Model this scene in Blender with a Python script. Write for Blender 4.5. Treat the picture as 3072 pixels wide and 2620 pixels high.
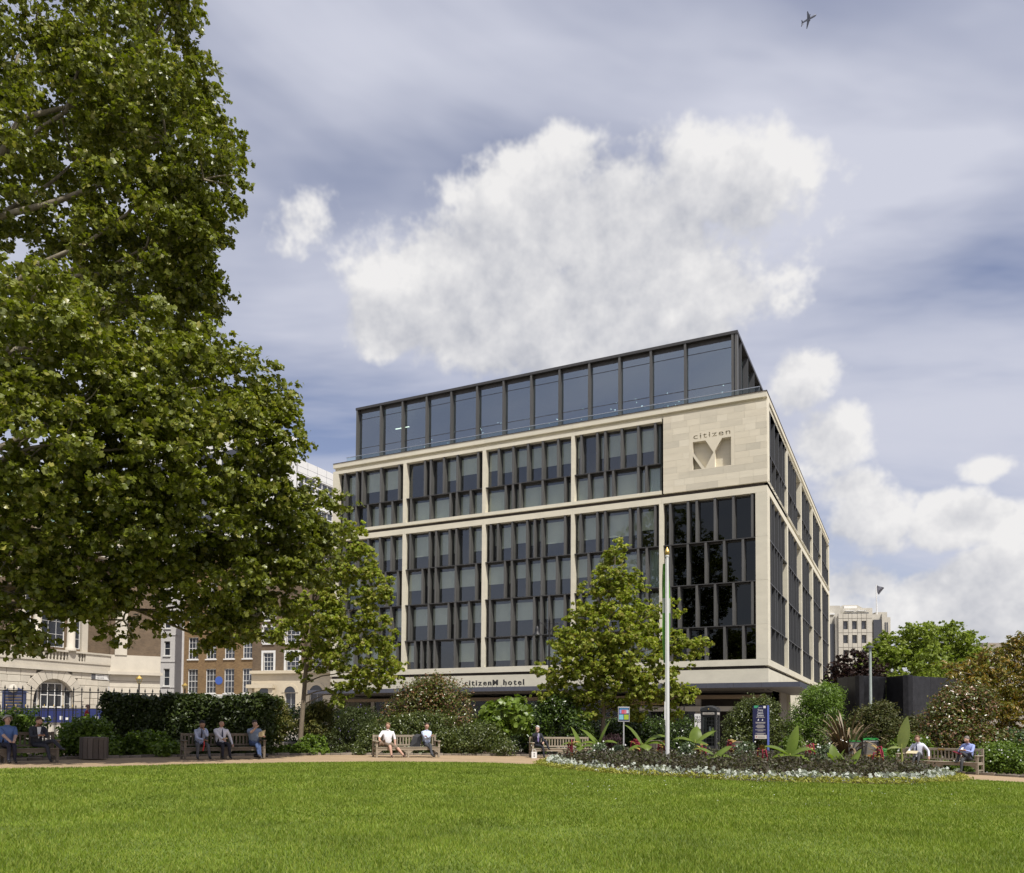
import bpy, bmesh, math, random
import numpy as np
from mathutils import Vector, Matrix
S = bpy.context.scene
COL = S.collection
for o in list(bpy.data.objects): bpy.data.objects.remove(o)
random.seed(7); RNG = np.random.default_rng(11)

# ------------------------------------------------------------------ camera
FPX, PY, PITCH, ROLL, YAW = 2424.33, 2084.75, .038257, .0062226, .45493   # solved from the hotel's edges
EYE = 1.34
cp, sp, cr, sr = math.cos(PITCH), math.sin(PITCH), math.cos(ROLL), math.sin(ROLL)
MC = np.array([[1,0,0],[0,cp,sp],[0,-sp,cp]]) @ np.array([[cr,-sr,0],[sr,cr,0],[0,0,1]])
cam = bpy.data.cameras.new('camera'); camo = bpy.data.objects.new('camera', cam); COL.objects.link(camo)
cam.sensor_width = 36; cam.lens = 36*FPX/3072; cam.shift_y = (PY-1310)/3072
cam.clip_start = .1; cam.clip_end = 6000
def w_(v): return Vector((v[0], v[2], v[1]))
mx = Matrix.Identity(4)
for i, c in enumerate((w_(MC[:,0]), w_(MC[:,1]), -w_(MC[:,2]))):
    for j in range(3): mx[j][i] = c[j]
mx.translation = (0,0,EYE); camo.matrix_world = mx
S.camera = camo

# ------------------------------------------------------------------ light, exposure
SUN_H = Vector((0.518,-0.856,0)); SUN_EL = math.radians(59)
sun = bpy.data.lights.new('sun','SUN'); suno = bpy.data.objects.new('sun', sun); COL.objects.link(suno)
sun.energy = 4.0; sun.angle = math.radians(.55); sun.color = (1,.965,.90)
SUN_D = (SUN_H.normalized()*math.cos(SUN_EL)+Vector((0,0,math.sin(SUN_EL))))
suno.rotation_euler = SUN_D.to_track_quat('Z','Y').to_euler(); suno.location = (10,-10,40)
S.view_settings.view_transform = 'Standard'; S.view_settings.look = 'None'
S.view_settings.gamma = 1; S.view_settings.use_curve_mapping = False
S.view_settings.exposure = 0.35
S.render.engine = 'CYCLES'
try:
    S.cycles.max_bounces = 5; S.cycles.transparent_max_bounces = 8; S.cycles.diffuse_bounces = 2; S.cycles.glossy_bounces = 2
    S.cycles.caustics_reflective = False; S.cycles.caustics_refractive = False
except Exception: pass

# ------------------------------------------------------------------ pixel ray helpers (photograph pixels -> places)
def ray(x, y):
    d = MC @ np.array([(x-1536)/FPX, -(y-PY)/FPX, 1.0]); return np.array([d[0], d[2], d[1]])
CAMP = np.array([0,0,EYE])
def at(x, y, Y): d = ray(x,y); return CAMP+d*(Y/d[1])
def gz(X, Y=0):
    X = np.clip(X,-30,24); return -(0.012*X+0.00035*np.maximum(X,0)**2)
def gpt(x, y, dz=0): return (x, y, float(gz(x,y))+dz)
def on_plane(x, y, P0, d):           # P0 2d, d 2d unit: returns (s along d, z)
    r = ray(x,y); n = np.array([d[1],-d[0]])
    t = np.dot(np.array(P0)-CAMP[:2], n)/np.dot(r[:2], n); P = CAMP+r*t
    return float(np.dot(P[:2]-np.array(P0), d)), float(P[2])

# ------------------------------------------------------------------ world: Nishita sky with clouds by direction
W = bpy.data.worlds.new('World'); S.world = W; W.use_nodes = True
nt = W.node_tree; nt.nodes.clear()
def N(t, tree=None, **k):
    n = (tree or nt).nodes.new(t)
    for a, v in k.items(): setattr(n, a, v)
    return n
def lk(a, b, tree=None): (tree or nt).links.new(a, b)
def mth(tree, op, a, b=None, c=None, clamp=False):
    n = tree.nodes.new('ShaderNodeMath'); n.operation = op; n.use_clamp = clamp
    for i, v in enumerate((a,b,c)):
        if v is None: continue
        if isinstance(v,(int,float)): n.inputs[i].default_value = v
        else: tree.links.new(v, n.inputs[i])
    return n.outputs[0]
# cloud field group: direction -> density
CG = bpy.data.node_groups.new('cloud_field','ShaderNodeTree')
CG.interface.new_socket('Vector', in_out='INPUT', socket_type='NodeSocketVector')
CG.interface.new_socket('Density', in_out='OUTPUT', socket_type='NodeSocketFloat')
gi = CG.nodes.new('NodeGroupInput'); go = CG.nodes.new('NodeGroupOutput')
def nois(tree, vec, scale, detail, rough=.55, dist=0, loc=None, scl=None):
    if loc or scl:
        m = tree.nodes.new('ShaderNodeMapping'); tree.links.new(vec, m.inputs[0])
        if loc: m.inputs['Location'].default_value = loc
        if scl: m.inputs['Scale'].default_value = scl
        vec = m.outputs[0]
    n = tree.nodes.new('ShaderNodeTexNoise'); n.inputs['Scale'].default_value = scale; n.inputs['Detail'].default_value = detail
    n.inputs['Roughness'].default_value = rough; n.inputs['Distortion'].default_value = dist
    tree.links.new(vec, n.inputs['Vector']); return n.outputs['Fac']
V0 = gi.outputs[0]
BLOBS = [  # px, py, rx, ry (photo pixels), weight
 (1830,660,560,230,1.0),(1560,600,200,150,.8),(1700,500,170,120,.8),(2180,590,230,200,.85),(2050,520,200,140,.7),(1450,830,420,220,.95),(1850,900,480,200,1.0),(1180,960,170,120,.85),(2000,760,320,180,.7),(1560,1000,420,170,.9),
 (860,630,190,150,.5),(700,480,110,80,.4),(2390,1150,140,130,.75),(2480,1320,170,150,.7),(2880,1560,190,100,.9),(2620,1560,180,150,.75),
 (2900,1830,350,130,1.0),(2540,1760,180,110,.8),(2980,1400,120,60,.7),(3060,1720,230,110,.95),(2560,1460,160,110,.55)]
acc = None
for (x,y,rx,ry,wt) in BLOBS:
    d = ray(x,y); d = d/np.linalg.norm(d)
    r = np.cross(d,[0,0,1]); r /= np.linalg.norm(r); u = np.cross(r,d)
    R3 = Matrix(((r[0],u[0],-d[0]),(r[1],u[1],-d[1]),(r[2],u[2],-d[2])))
    mp = CG.nodes.new('ShaderNodeMapping'); mp.vector_type = 'TEXTURE'; CG.links.new(V0, mp.inputs[0])
    mp.inputs['Location'].default_value = tuple(d); mp.inputs['Rotation'].default_value = tuple(R3.to_euler())
    mp.inputs['Scale'].default_value = (rx/FPX*1.3, ry/FPX*1.3, 1.2)
    gr = CG.nodes.new('ShaderNodeTexGradient'); gr.gradient_type = 'SPHERICAL'; CG.links.new(mp.outputs[0], gr.inputs[0])
    b = mth(CG,'MULTIPLY', gr.outputs['Fac'], wt)
    acc = b if acc is None else mth(CG,'MAXIMUM', acc, b)
acc = mth(CG,'MULTIPLY', acc, mth(CG,'SUBTRACT', 2.0, acc))      # soften the cores
CG.links.new(acc, go.inputs[0])
tc = N('ShaderNodeTexCoord'); DIR = tc.outputs['Generated']
g = N('ShaderNodeGroup'); g.node_tree = CG; lk(DIR, g.inputs[0]); blob = g.outputs[0]
def billow(vec):
    return mth(nt,'ADD', mth(nt,'MULTIPLY', nois(nt, vec, 4.5, 5, .6, loc=(3.1,1.7,.4)),2.0), mth(nt,'MULTIPLY', nois(nt, vec, 17, 4, .65),.8))
nA = billow(DIR)
off = N('ShaderNodeVectorMath', operation='ADD'); lk(DIR, off.inputs[0]); off.inputs[1].default_value = tuple(Vector((.35,-.1,.93)).normalized()*.035)
nB = billow(off.outputs[0])
offu = N('ShaderNodeVectorMath', operation='ADD'); lk(DIR, offu.inputs[0]); offu.inputs[1].default_value = (.02,0,.055)
g2 = N('ShaderNodeGroup'); g2.node_tree = CG; lk(offu.outputs[0], g2.inputs[0]); blob_up = g2.outputs[0]
f0 = mth(nt,'ADD', mth(nt,'MULTIPLY',blob,1.1), mth(nt,'SUBTRACT',nA,1.90))
sky = N('ShaderNodeTexSky', sky_type='NISHITA'); sky.sun_disc = False
sky.sun_elevation = SUN_EL; sky.sun_rotation = math.atan2(SUN_D.x, SUN_D.y)
sky.altitude = 30; sky.air_density = 1.0; sky.dust_density = 1.2; sky.ozone_density = 2.0
def rgb(c): return (c[0],c[1],c[2],1)
def mixc(fac, a, b, mode='MIX'):
    m = N('ShaderNodeMix', data_type='RGBA', blend_type=mode)
    for i, v in ((0,fac),(6,a),(7,b)):
        if isinstance(v,(int,float)): m.inputs[i].default_value = v
        elif isinstance(v, tuple): m.inputs[i].default_value = rgb(v)
        else: lk(v, m.inputs[i])
    return m.outputs[2]
tint = mixc(1.0, sky.outputs[0], (1.28,1.02,.98), 'MULTIPLY')
# thin streaky veil, projected on a high layer
sx = N('ShaderNodeSeparateXYZ'); lk(DIR, sx.inputs[0])
iz = mth(nt,'DIVIDE',1.0, mth(nt,'ADD', mth(nt,'MAXIMUM',sx.outputs[2],0.0), .22))
pv = N('ShaderNodeVectorMath', operation='SCALE'); lk(DIR, pv.inputs[0]); lk(iz, pv.inputs['Scale'])
v1 = nois(nt, pv.outputs[0], 1.5, 5, .55, .6, scl=(.55,1.5,1), loc=(.55,.35,0))
v2 = nois(nt, pv.outputs[0], 3.2, 4, .6, .0, scl=(.6,1.2,1), loc=(4,2,0))
veil = mth(nt,'ADD', mth(nt,'MULTIPLY',v1,.75), mth(nt,'MULTIPLY',v2,.25))
mr = N('ShaderNodeMapRange', interpolation_type='SMOOTHSTEP'); lk(veil, mr.inputs[0])
mr.inputs[1].default_value = .36; mr.inputs[2].default_value = .62; mr.inputs[3].default_value = .30; mr.inputs[4].default_value = .97
def soft_patch(x, y, rx, ry, k):
    d = ray(x,y); d = d/np.linalg.norm(d); r = np.cross(d,[0,0,1]); r /= np.linalg.norm(r); u = np.cross(r,d)
    mp = N('ShaderNodeMapping', vector_type='TEXTURE'); lk(DIR, mp.inputs[0]); mp.inputs['Location'].default_value = tuple(d)
    mp.inputs['Rotation'].default_value = tuple(Matrix(((r[0],u[0],-d[0]),(r[1],u[1],-d[1]),(r[2],u[2],-d[2]))).to_euler()); mp.inputs['Scale'].default_value = (rx/FPX,ry/FPX,1.2)
    gr = N('ShaderNodeTexGradient', gradient_type='EASING'); gr.gradient_type = 'SPHERICAL'; lk(mp.outputs[0], gr.inputs[0]); return mth(nt,'MULTIPLY', gr.outputs['Fac'], k)
# breaks in the veil where blue shows, and one denser sheet
vsum = mth(nt,'ADD', mth(nt,'ADD', soft_patch(930,1290,520,230,-.6), soft_patch(2950,800,620,230,-.42)), mth(nt,'ADD', soft_patch(1580,440,560,200,-.35), soft_patch(2700,430,750,320,.42)))
vv_ = mth(nt,'ADD', mr.outputs[0], vsum, clamp=True)
veiled = mixc(vv_, tint, (4.9,5.05,5.85))
# cumulus
cm = N('ShaderNodeMapRange', interpolation_type='SMOOTHSTEP'); lk(f0, cm.inputs[0])
cm.inputs[1].default_value = -.05; cm.inputs[2].default_value = .24; cm.inputs[4].default_value = .97
sh = mth(nt,'ADD', mth(nt,'MULTIPLY', mth(nt,'SUBTRACT',nA,nB), 1.5), mth(nt,'SUBTRACT',1.12,mth(nt,'MULTIPLY',blob_up,.72)))
thick = mth(nt,'MULTIPLY', mth(nt,'MAXIMUM',mth(nt,'SUBTRACT',f0,.35),0.0), -.12)
shade = N('ShaderNodeMapRange'); lk(mth(nt,'ADD',sh,thick), shade.inputs[0]); shade.inputs[1].default_value = .1; shade.inputs[2].default_value = 1.0
cc = mixc(shade.outputs[0], (4.1,4.2,4.6), (6.9,6.8,6.75))
skyc = mixc(cm.outputs[0], veiled, cc)
bg = N('ShaderNodeBackground'); bg.inputs['Strength'].default_value = .1; lk(skyc, bg.inputs['Color'])
wo = N('ShaderNodeOutputWorld'); lk(bg.outputs[0], wo.inputs[0])
try: W.cycles.sampling_method = 'MANUAL'; W.cycles.sample_map_resolution = 512
except Exception: pass

# ------------------------------------------------------------------ mesh builder
class MB:
    def __init__(s): s.V = []; s.F = []; s.M = []; s.mi = 0
    def add(s, vs, fs):
        n = len(s.V); s.V += [tuple(v) for v in vs]; s.F += [tuple(i+n for i in f) for f in fs]; s.M += [s.mi]*len(fs); return s
    def box(s, x0,x1,y0,y1,z0,z1, M=None):
        v = [(x,y,z) for z in (z0,z1) for y in (y0,y1) for x in (x0,x1)]
        if M is not None: v = [M @ Vector(p) for p in v]
        return s.add(v, [(0,2,3,1),(4,5,7,6),(0,1,5,4),(2,6,7,3),(0,4,6,2),(1,3,7,5)])
    def bbox(s, x0,x1,y0,y1,z0,z1, b=.01, M=None):      # bevelled (chamfered) box
        vs = []; 
        for z in (z0,z1):
            for y in (y0,y1):
                for x in (x0,x1):
                    sx_ = b if x==x0 else -b; sy_ = b if y==y0 else -b; sz_ = b if z==z0 else -b
                    vs += [(x,y+sy_,z+sz_),(x+sx_,y,z+sz_),(x+sx_,y+sy_,z)]
        def c(i,j): return i*3+j
        F = [(c(0,0),c(4,0),c(6,0),c(2,0)),(c(1,0),c(3,0),c(7,0),c(5,0)),(c(0,1),c(1,1),c(5,1),c(4,1)),(c(2,1),c(6,1),c(7,1),c(3,1)),
             (c(0,2),c(2,2),c(3,2),c(1,2)),(c(4,2),c(5,2),c(7,2),c(6,2)),
             (c(0,0),c(0,1),c(4,1),c(4,0)),(c(1,0),c(5,0),c(5,1),c(1,1)),(c(2,0),c(6,0),c(6,1),c(2,1)),(c(3,0),c(3,1),c(7,1),c(7,0)),
             (c(0,0),c(2,0),c(2,2),c(0,2)),(c(1,0),c(1,2),c(3,2),c(3,0)),(c(4,0),c(4,2),c(6,2),c(6,0)),(c(5,0),c(7,0),c(7,2),c(5,2)),
             (c(0,1),c(0,2),c(1,2),c(1,1)),(c(2,1),c(3,1),c(3,2),c(2,2)),(c(4,1),c(5,1),c(5,2),c(4,2)),(c(6,1),c(6,2),c(7,2),c(7,1))]
        F += [(i*3,i*3+1,i*3+2) for i in range(8)]
        if M is not None: vs = [M @ Vector(p) for p in vs]
        return s.add(vs, F)
    def prism(s, poly, f0, f1):        # poly: 2d points; f0,f1 map 2d->3d for both caps
        n = len(poly); v = [f0(*p) for p in poly]+[f1(*p) for p in poly]
        return s.add(v, [tuple(range(n-1,-1,-1)), tuple(range(n,2*n))]+[(i,(i+1)%n,n+(i+1)%n,n+i) for i in range(n)])
    def tube(s, pts, rad, n=8, cap=True):
        pts = [Vector(p) for p in pts]
        if isinstance(rad,(int,float)): rad = [rad]*len(pts)
        rings = []; up = Vector((.13,.21,.97))
        for i, p in enumerate(pts):
            t = (pts[min(i+1,len(pts)-1)]-pts[max(i-1,0)])
            t = t.normalized() if t.length > 1e-9 else Vector((0,0,1))
            a = t.cross(up)
            if a.length < .1: a = t.cross(Vector((1,0,0)))
            a.normalize(); b = t.cross(a)
            rings.append([p+(a*math.cos(2*math.pi*k/n)+b*math.sin(2*math.pi*k/n))*rad[i] for k in range(n)])
        v = [q for r in rings for q in r]; f = []
        for i in range(len(rings)-1):
            for k in range(n): f.append((i*n+k, i*n+(k+1)%n, (i+1)*n+(k+1)%n, (i+1)*n+k))
        if cap:
            m0 = len(v); v += rings[0]+rings[-1]; f += [tuple(range(m0+n-1,m0-1,-1)), tuple(range(m0+n,m0+2*n))]
        return s.add(v, f)
    def lathe(s, prof, n=12, c=(0,0,0)):
        return s.tube([(c[0],c[1],c[2]+z) for r,z in prof], [r for r,z in prof], n)
    def mesh(s, name, mats=None, smooth=False):
        m = bpy.data.meshes.new(name); m.from_pydata(s.V, [], s.F); 
        for k in (mats if isinstance(mats,(list,tuple)) else [mats]):
            if k is not None: m.materials.append(k)
        if len(m.materials) > 1: m.polygons.foreach_set('material_index', s.M)
        if smooth: m.polygons.foreach_set('use_smooth', [True]*len(m.polygons))
        m.update(); return m
    def build(s, name, mats, parent=None, smooth=False, loc=None, rot=None):
        return inst(name, s.mesh(name, mats, smooth), parent, loc, rot)
def inst(name, mesh, parent=None, loc=None, rot=None, scale=None):
    o = bpy.data.objects.new(name, mesh); COL.objects.link(o)
    if parent is not None: o.parent = parent
    if loc is not None: o.location = loc
    if rot is not None: o.rotation_euler = rot
    if scale is not None: o.scale = scale
    return o
def tag(o, label=None, cat=None, group=None, kind=None):
    for k, v in (('label',label),('category',cat),('group',group),('kind',kind)):
        if v: o[k] = v
    return o
def thing(name, label, cat, loc=(0,0,0), rz=0, group=None):
    return tag(inst(name, None, None, loc, (0,0,rz)), label, cat, group)
def boxpart(name, m, parent, *a, b=0): 
    return (MB().bbox(*a, b=b) if b else MB().box(*a)).build(name, m, parent)
def struct(name, mb, m): return tag(mb.build(name, m), kind='structure')

# ------------------------------------------------------------------ materials
def newmat(name):
    m = bpy.data.materials.new(name); m.use_nodes = True; t = m.node_tree; t.nodes.clear()
    o = t.nodes.new('ShaderNodeOutputMaterial'); b = t.nodes.new('ShaderNodeBsdfPrincipled'); t.links.new(b.outputs[0], o.inputs[0])
    return m, t, b, o
def mx_(t, fac, a, b, mode='MIX'):
    m = t.nodes.new('ShaderNodeMix'); m.data_type = 'RGBA'; m.blend_type = mode
    for i, v in ((0,fac),(6,a),(7,b)):
        if isinstance(v,(int,float)): m.inputs[i].default_value = v
        elif isinstance(v, tuple): m.inputs[i].default_value = rgb(v)
        else: t.links.new(v, m.inputs[i])
    return m.outputs[2]
def ramp(t, fac, stops):
    r = t.nodes.new('ShaderNodeValToRGB'); e = r.color_ramp.elements
    while len(e) < len(stops): e.new(.5)
    for k,(p,c) in enumerate(stops): e[k].position = p; e[k].color = rgb(c)
    t.links.new(fac, r.inputs[0]); return r.outputs[0]
def mat(name, c, rough=.7, var=.12, scale=3.0, fine=40.0, bump=.0, metal=0, objvar=0, c2=None, spec=.4, stretch=None, coat=0):
    m, t, b, o = newmat(name)
    tcn = t.nodes.new('ShaderNodeTexCoord'); v = tcn.outputs['Object']
    n1 = nois(t, v, scale, 5, .6, scl=stretch); n2 = nois(t, v, fine, 4, .6, scl=stretch)
    lo = tuple(k*(1-var) for k in c); hi = tuple(min(1,k*(1+var)) for k in (c2 or c))
    col = ramp(t, n1, [(.3,lo),(.7,hi)])
    col = mx_(t, var*1.2, col, ramp(t, n2, [(.3,(.25,.25,.25)),(.7,(.75,.75,.75))]), 'OVERLAY')
    if objvar:
        oi = t.nodes.new('ShaderNodeObjectInfo')
        col = mx_(t, 1.0, col, ramp(t, oi.outputs['Random'], [(0,(1-objvar,)*3),(.5,(1,1-objvar*.1,1-objvar*.25)),(1,(1+objvar*.5,)*3)]), 'MULTIPLY')
    t.links.new(col, b.inputs['Base Color']); b.inputs['Roughness'].default_value = rough; b.inputs['Metallic'].default_value = metal
    b.inputs['Specular IOR Level'].default_value = spec
    if coat: b.inputs['Coat Weight'].default_value = coat
    if bump:
        bp = t.nodes.new('ShaderNodeBump'); bp.inputs['Strength'].default_value = bump; bp.inputs['Distance'].default_value = .02
        t.links.new(n2, bp.inputs['Height']); t.links.new(bp.outputs[0], b.inputs['Normal'])
    return m
def glass(name, tint=(.75,.86,.84), ior=1.8, gl=(.9,.95,1), rough=.0):
    m, t, b, o = newmat(name); t.nodes.remove(b)
    tr = t.nodes.new('ShaderNodeBsdfTransparent'); tr.inputs[0].default_value = rgb(tint)
    g = t.nodes.new('ShaderNodeBsdfGlossy'); g.inputs['Color'].default_value = rgb(gl); g.inputs['Roughness'].default_value = rough
    f = t.nodes.new('ShaderNodeFresnel'); f.inputs[0].default_value = ior; gb = t.nodes.new('ShaderNodeNewGeometry'); ff = mth(t,'MULTIPLY', f.outputs[0], mth(t,'SUBTRACT',1.0,gb.outputs['Backfacing']))
    geo = t.nodes.new('ShaderNodeTexCoord'); nz = nois(t, geo.outputs['Object'], .35, 2)
    bp = t.nodes.new('ShaderNodeBump'); bp.inputs['Strength'].default_value = .05; bp.inputs['Distance'].default_value = .05
    t.links.new(nz, bp.inputs['Height']); t.links.new(bp.outputs[0], g.inputs['Normal'])
    ms = t.nodes.new('ShaderNodeMixShader'); t.links.new(ff, ms.inputs[0]); t.links.new(tr.outputs[0], ms.inputs[1]); t.links.new(g.outputs[0], ms.inputs[2])
    t.links.new(ms.outputs[0], o.inputs[0]); return m
def leafmat(name, cols, trans=.35, rough=.5, spec=.3, big=None):
    m, t, b, o = newmat(name)
    g = t.nodes.new('ShaderNodeNewGeometry')
    k = len(cols); col = ramp(t, g.outputs['Random Per Island'], [(i/max(1,k-1)*.98+.01, c) for i,c in enumerate(cols)])
    tcn = t.nodes.new('ShaderNodeTexCoord'); nz = nois(t, tcn.outputs['Object'], big or .9, 3)
    col = mx_(t, .55, col, ramp(t, nz, [(.3,(.62,.66,.6)),(.7,(1.25,1.22,1.1))]), 'MULTIPLY')
    t.links.new(col, b.inputs['Base Color']); b.inputs['Roughness'].default_value = rough; b.inputs['Specular IOR Level'].default_value = spec
    tl = t.nodes.new('ShaderNodeBsdfTranslucent'); t.links.new(mx_(t,1.0,col,(1.25,1.35,.6),'MULTIPLY'), tl.inputs[0])
    ms = t.nodes.new('ShaderNodeMixShader'); ms.inputs[0].default_value = trans
    t.links.new(b.outputs[0], ms.inputs[1]); t.links.new(tl.outputs[0], ms.inputs[2]); t.links.new(ms.outputs[0], o.inputs[0]); return m
def plain(name, c, rough=.6, metal=0, spec=.4): return mat(name, c, rough, .06, 6, 60, 0, metal, spec=spec)
def emis(name, c, s):
    m, t, b, o = newmat(name); b.inputs['Base Color'].default_value = rgb(c); b.inputs['Emission Color'].default_value = rgb(c); b.inputs['Emission Strength'].default_value = s; return m
def text_mesh(txt, size, extrude=.0, spacing=1.0, align='CENTER', width=None, bold=0):
    cu = bpy.data.curves.new('txt','FONT'); cu.body = txt; cu.size = size; cu.extrude = extrude; cu.space_character = spacing; cu.align_x = align; cu.offset = bold
    cu.resolution_u = 2
    o = bpy.data.objects.new('txt', cu); COL.objects.link(o)
    dg = bpy.context.evaluated_depsgraph_get(); m = bpy.data.meshes.new_from_object(o.evaluated_get(dg)); 
    bpy.data.objects.remove(o); bpy.data.curves.remove(cu)
    if width:
        xs = [v.co.x for v in m.vertices]; k = width/(max(xs)-min(xs)); x0 = min(xs) if align=='LEFT' else (max(xs)+min(xs))/2
        for v in m.vertices: v.co.x = (v.co.x-x0)*k
    return m
def text_part(name, txt, size, m, parent, loc, rot=(math.pi/2,0,0), **k):
    me = text_mesh(txt, size, **k); me.materials.clear(); me.materials.append(m); return inst(name, me, parent, loc, rot)
# ------------------------------------------------------------------ ground, path, lawn
M = {}
M['paving'] = mat('paving', (.33,.30,.26), .85, .16, .5, 30, .2)
M['gravel'] = mat('gravel', (.34,.245,.145), .95, .12, .8, 120, .5)
M['soil'] = mat('soil', (.085,.06,.04), .95, .3, 2, 30, .8)
M['lawnsoil'] = mat('lawnsoil', (.10,.14,.022), .95, .25, .8, 60, .4)
def sheet(xs, y0f, y1f, dz, ny):
    mb = MB(); v = []; f = []
    for x in xs:
        a, b = y0f(x), y1f(x)
        for j in range(ny+1): v.append((x, a+(b-a)*j/ny, float(gz(x))+dz))
    for i in range(len(xs)-1):
        for j in range(ny):
            k = i*(ny+1)+j; f.append((k, k+ny+1, k+ny+2, k+1))
    return mb.add(v, f)
GX = [-900,-60]+[-30+1.5*i for i in range(37)]+[60,900]
struct('ground', sheet(GX, lambda x:-300, lambda x:2600, -.09, 4), M['paving'])
fx = [-26+.5*i for i in range(105)]
LX = [-26,-20,-14.5,-12.59,-8.88,-5.31,-2,.73,2,13.0,13.9,15.5,18,22,26]; LY = [3,11,18,19.95,23.6,26.65,27.6,27.33,26.9,24.6,23.7,22.2,19.5,14,8]
def lawn_y(x): return float(np.interp(x, LX, LY))
def outer_y(x): return 17.5+math.sqrt(max(0.3, 18.3**2-(x-2)**2))
struct('planting_bed', sheet([-34+2*i for i in range(36)], lambda x:2, lambda x:44, -.045, 12), M['soil'])
px_ = [x for x in fx if -16 <= x <= 20.2]
struct('gravel_path', sheet(px_, lambda x:2.2, outer_y, 0.0, 20), M['gravel'])
struct('lawn', sheet(fx, lambda x:2.5, lambda x: lawn_y(x), .03, 30), M['lawnsoil'])
# low lawn edge (turf step)
mb = MB()
for a, b in zip(fx[:-1], fx[1:]):
    ya, yb = lawn_y(a), lawn_y(b); za, zb = float(gz(a)), float(gz(b))
    mb.add([(a,ya,za-.02),(b,yb,zb-.02),(b,yb,zb+.03),(a,ya,za+.03)], [(0,1,2,3)])
struct('lawn_edge', mb, M['lawnsoil'])
M['grass'] = leafmat('grass', [(.14,.205,.020),(.175,.25,.025),(.215,.285,.032),(.29,.32,.065),(.155,.23,.022)], .3, .55, .25, .8)
def blades(n, ylo, yhi, w, h):
    P = []
    while len(P) < n:
        y = RNG.uniform(ylo, yhi, n); x = RNG.uniform(-1,1,n)*(y*.67+1.0)
        ly = np.interp(x, LX, LY); ok = (y < ly+.03) & (((x-7.6)**2+(y-27.3)**2) > 6.55**2)
        P += list(zip(x[ok], y[ok]))
    P = np.array(P[:n]); z = gz(P[:,0])+.028
    a = RNG.uniform(0,2*np.pi,n); hh = h*RNG.uniform(.55,1.35,n); ww = w*RNG.uniform(.7,1.3,n)
    lean = RNG.normal(0,.45,(n,2))*hh[:,None]
    # patchy height
    hh *= 1+.25*np.sin(P[:,0]*1.3+P[:,1]*.7)*np.sin(P[:,1]*1.1-P[:,0]*.6)
    B = np.c_[P, z]; dx = np.c_[np.cos(a)*ww, np.sin(a)*ww, np.zeros(n)]
    return np.stack([B-dx, B+dx, B+np.c_[lean, hh]], 1).reshape(-1,3)
GV = np.concatenate([blades(130000,6.6,10.5,.0055,.042), blades(140000,10.5,15.5,.009,.045), blades(110000,15.5,21.5,.014,.048), blades(75000,21.5,28,.021,.055)])
def tri_mesh(name, V, F, m, smooth=False):
    me = bpy.data.meshes.new(name); nv, nf, k = len(V), len(F), F.shape[1]
    me.vertices.add(nv); me.vertices.foreach_set('co', V.astype(np.float32).ravel())
    me.loops.add(nf*k); me.loops.foreach_set('vertex_index', F.astype(np.int32).ravel())
    me.polygons.add(nf); me.polygons.foreach_set('loop_start', np.arange(0,nf*k,k,dtype=np.int32)); 
    try: me.polygons.foreach_set('loop_total', np.full(nf,k,dtype=np.int32))
    except Exception: pass
    if smooth: me.polygons.foreach_set('use_smooth', np.ones(nf,dtype=bool))
    me.materials.append(m); me.update(calc_edges=True); me.validate(); return me
g = inst('grass', tri_mesh('grass', GV, np.arange(len(GV)).reshape(-1,3), M['grass']))
tag(g, 'mown sunlit green grass of the garden lawn', 'grass', kind='stuff')
# daisies dotted in the lawn
mb = MB(); rr = random.Random(5)
for i in range(150):
    x = rr.uniform(1,13); y = rr.uniform(14,22.5) if i%2 else rr.uniform(17,26); 
    if (x-7.6)**2+(y-27.3)**2 < 6.9**2 or y > lawn_y(x)-.2: continue
    z = float(gz(x))+.075; r = rr.uniform(.008,.014); mb.add([(x+r*math.cos(k*1.047),y+r*math.sin(k*1.047),z+rr.uniform(-.005,.005)) for k in range(6)], [(0,1,2,3,4,5)])
M['whitepetal'] = plain('whitepetal', (.8,.8,.76), .6)
tag(mb.build('daisies', M['whitepetal']), 'tiny white daisies scattered through the lawn', 'daisies', kind='stuff')
# stone edging along the back of the path: each stone its own piece
M['edgestone'] = mat('edgestone', (.21,.18,.145), .9, .25, 6, 40, .6, objvar=.35)
se = thing('stone_edging', 'low line of weathered grey edging stones behind the gravel path', 'edging')
ang = math.radians(158); stones = [MB().bbox(-l/2,l/2,-.06,.06,-.08,.085+h,b=.014).mesh('edging_stone', M['edgestone']) for l,h in ((.42,.0),(.5,.012),(.36,-.01))]
i = 0
while ang > math.radians(24):
    k = i%3; l = (.42,.5,.36)[k]; da = (l+.012)/18.35
    a = ang-da/2; x = 2+18.35*math.cos(a); y = 17.5+18.35*math.sin(a)
    inst('edging_stone', stones[k], se, (x,y,float(gz(x))), (rr.uniform(-.03,.03),rr.uniform(-.03,.03),a-math.pi/2+rr.uniform(-.03,.03))); ang -= da; i += 1
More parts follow.
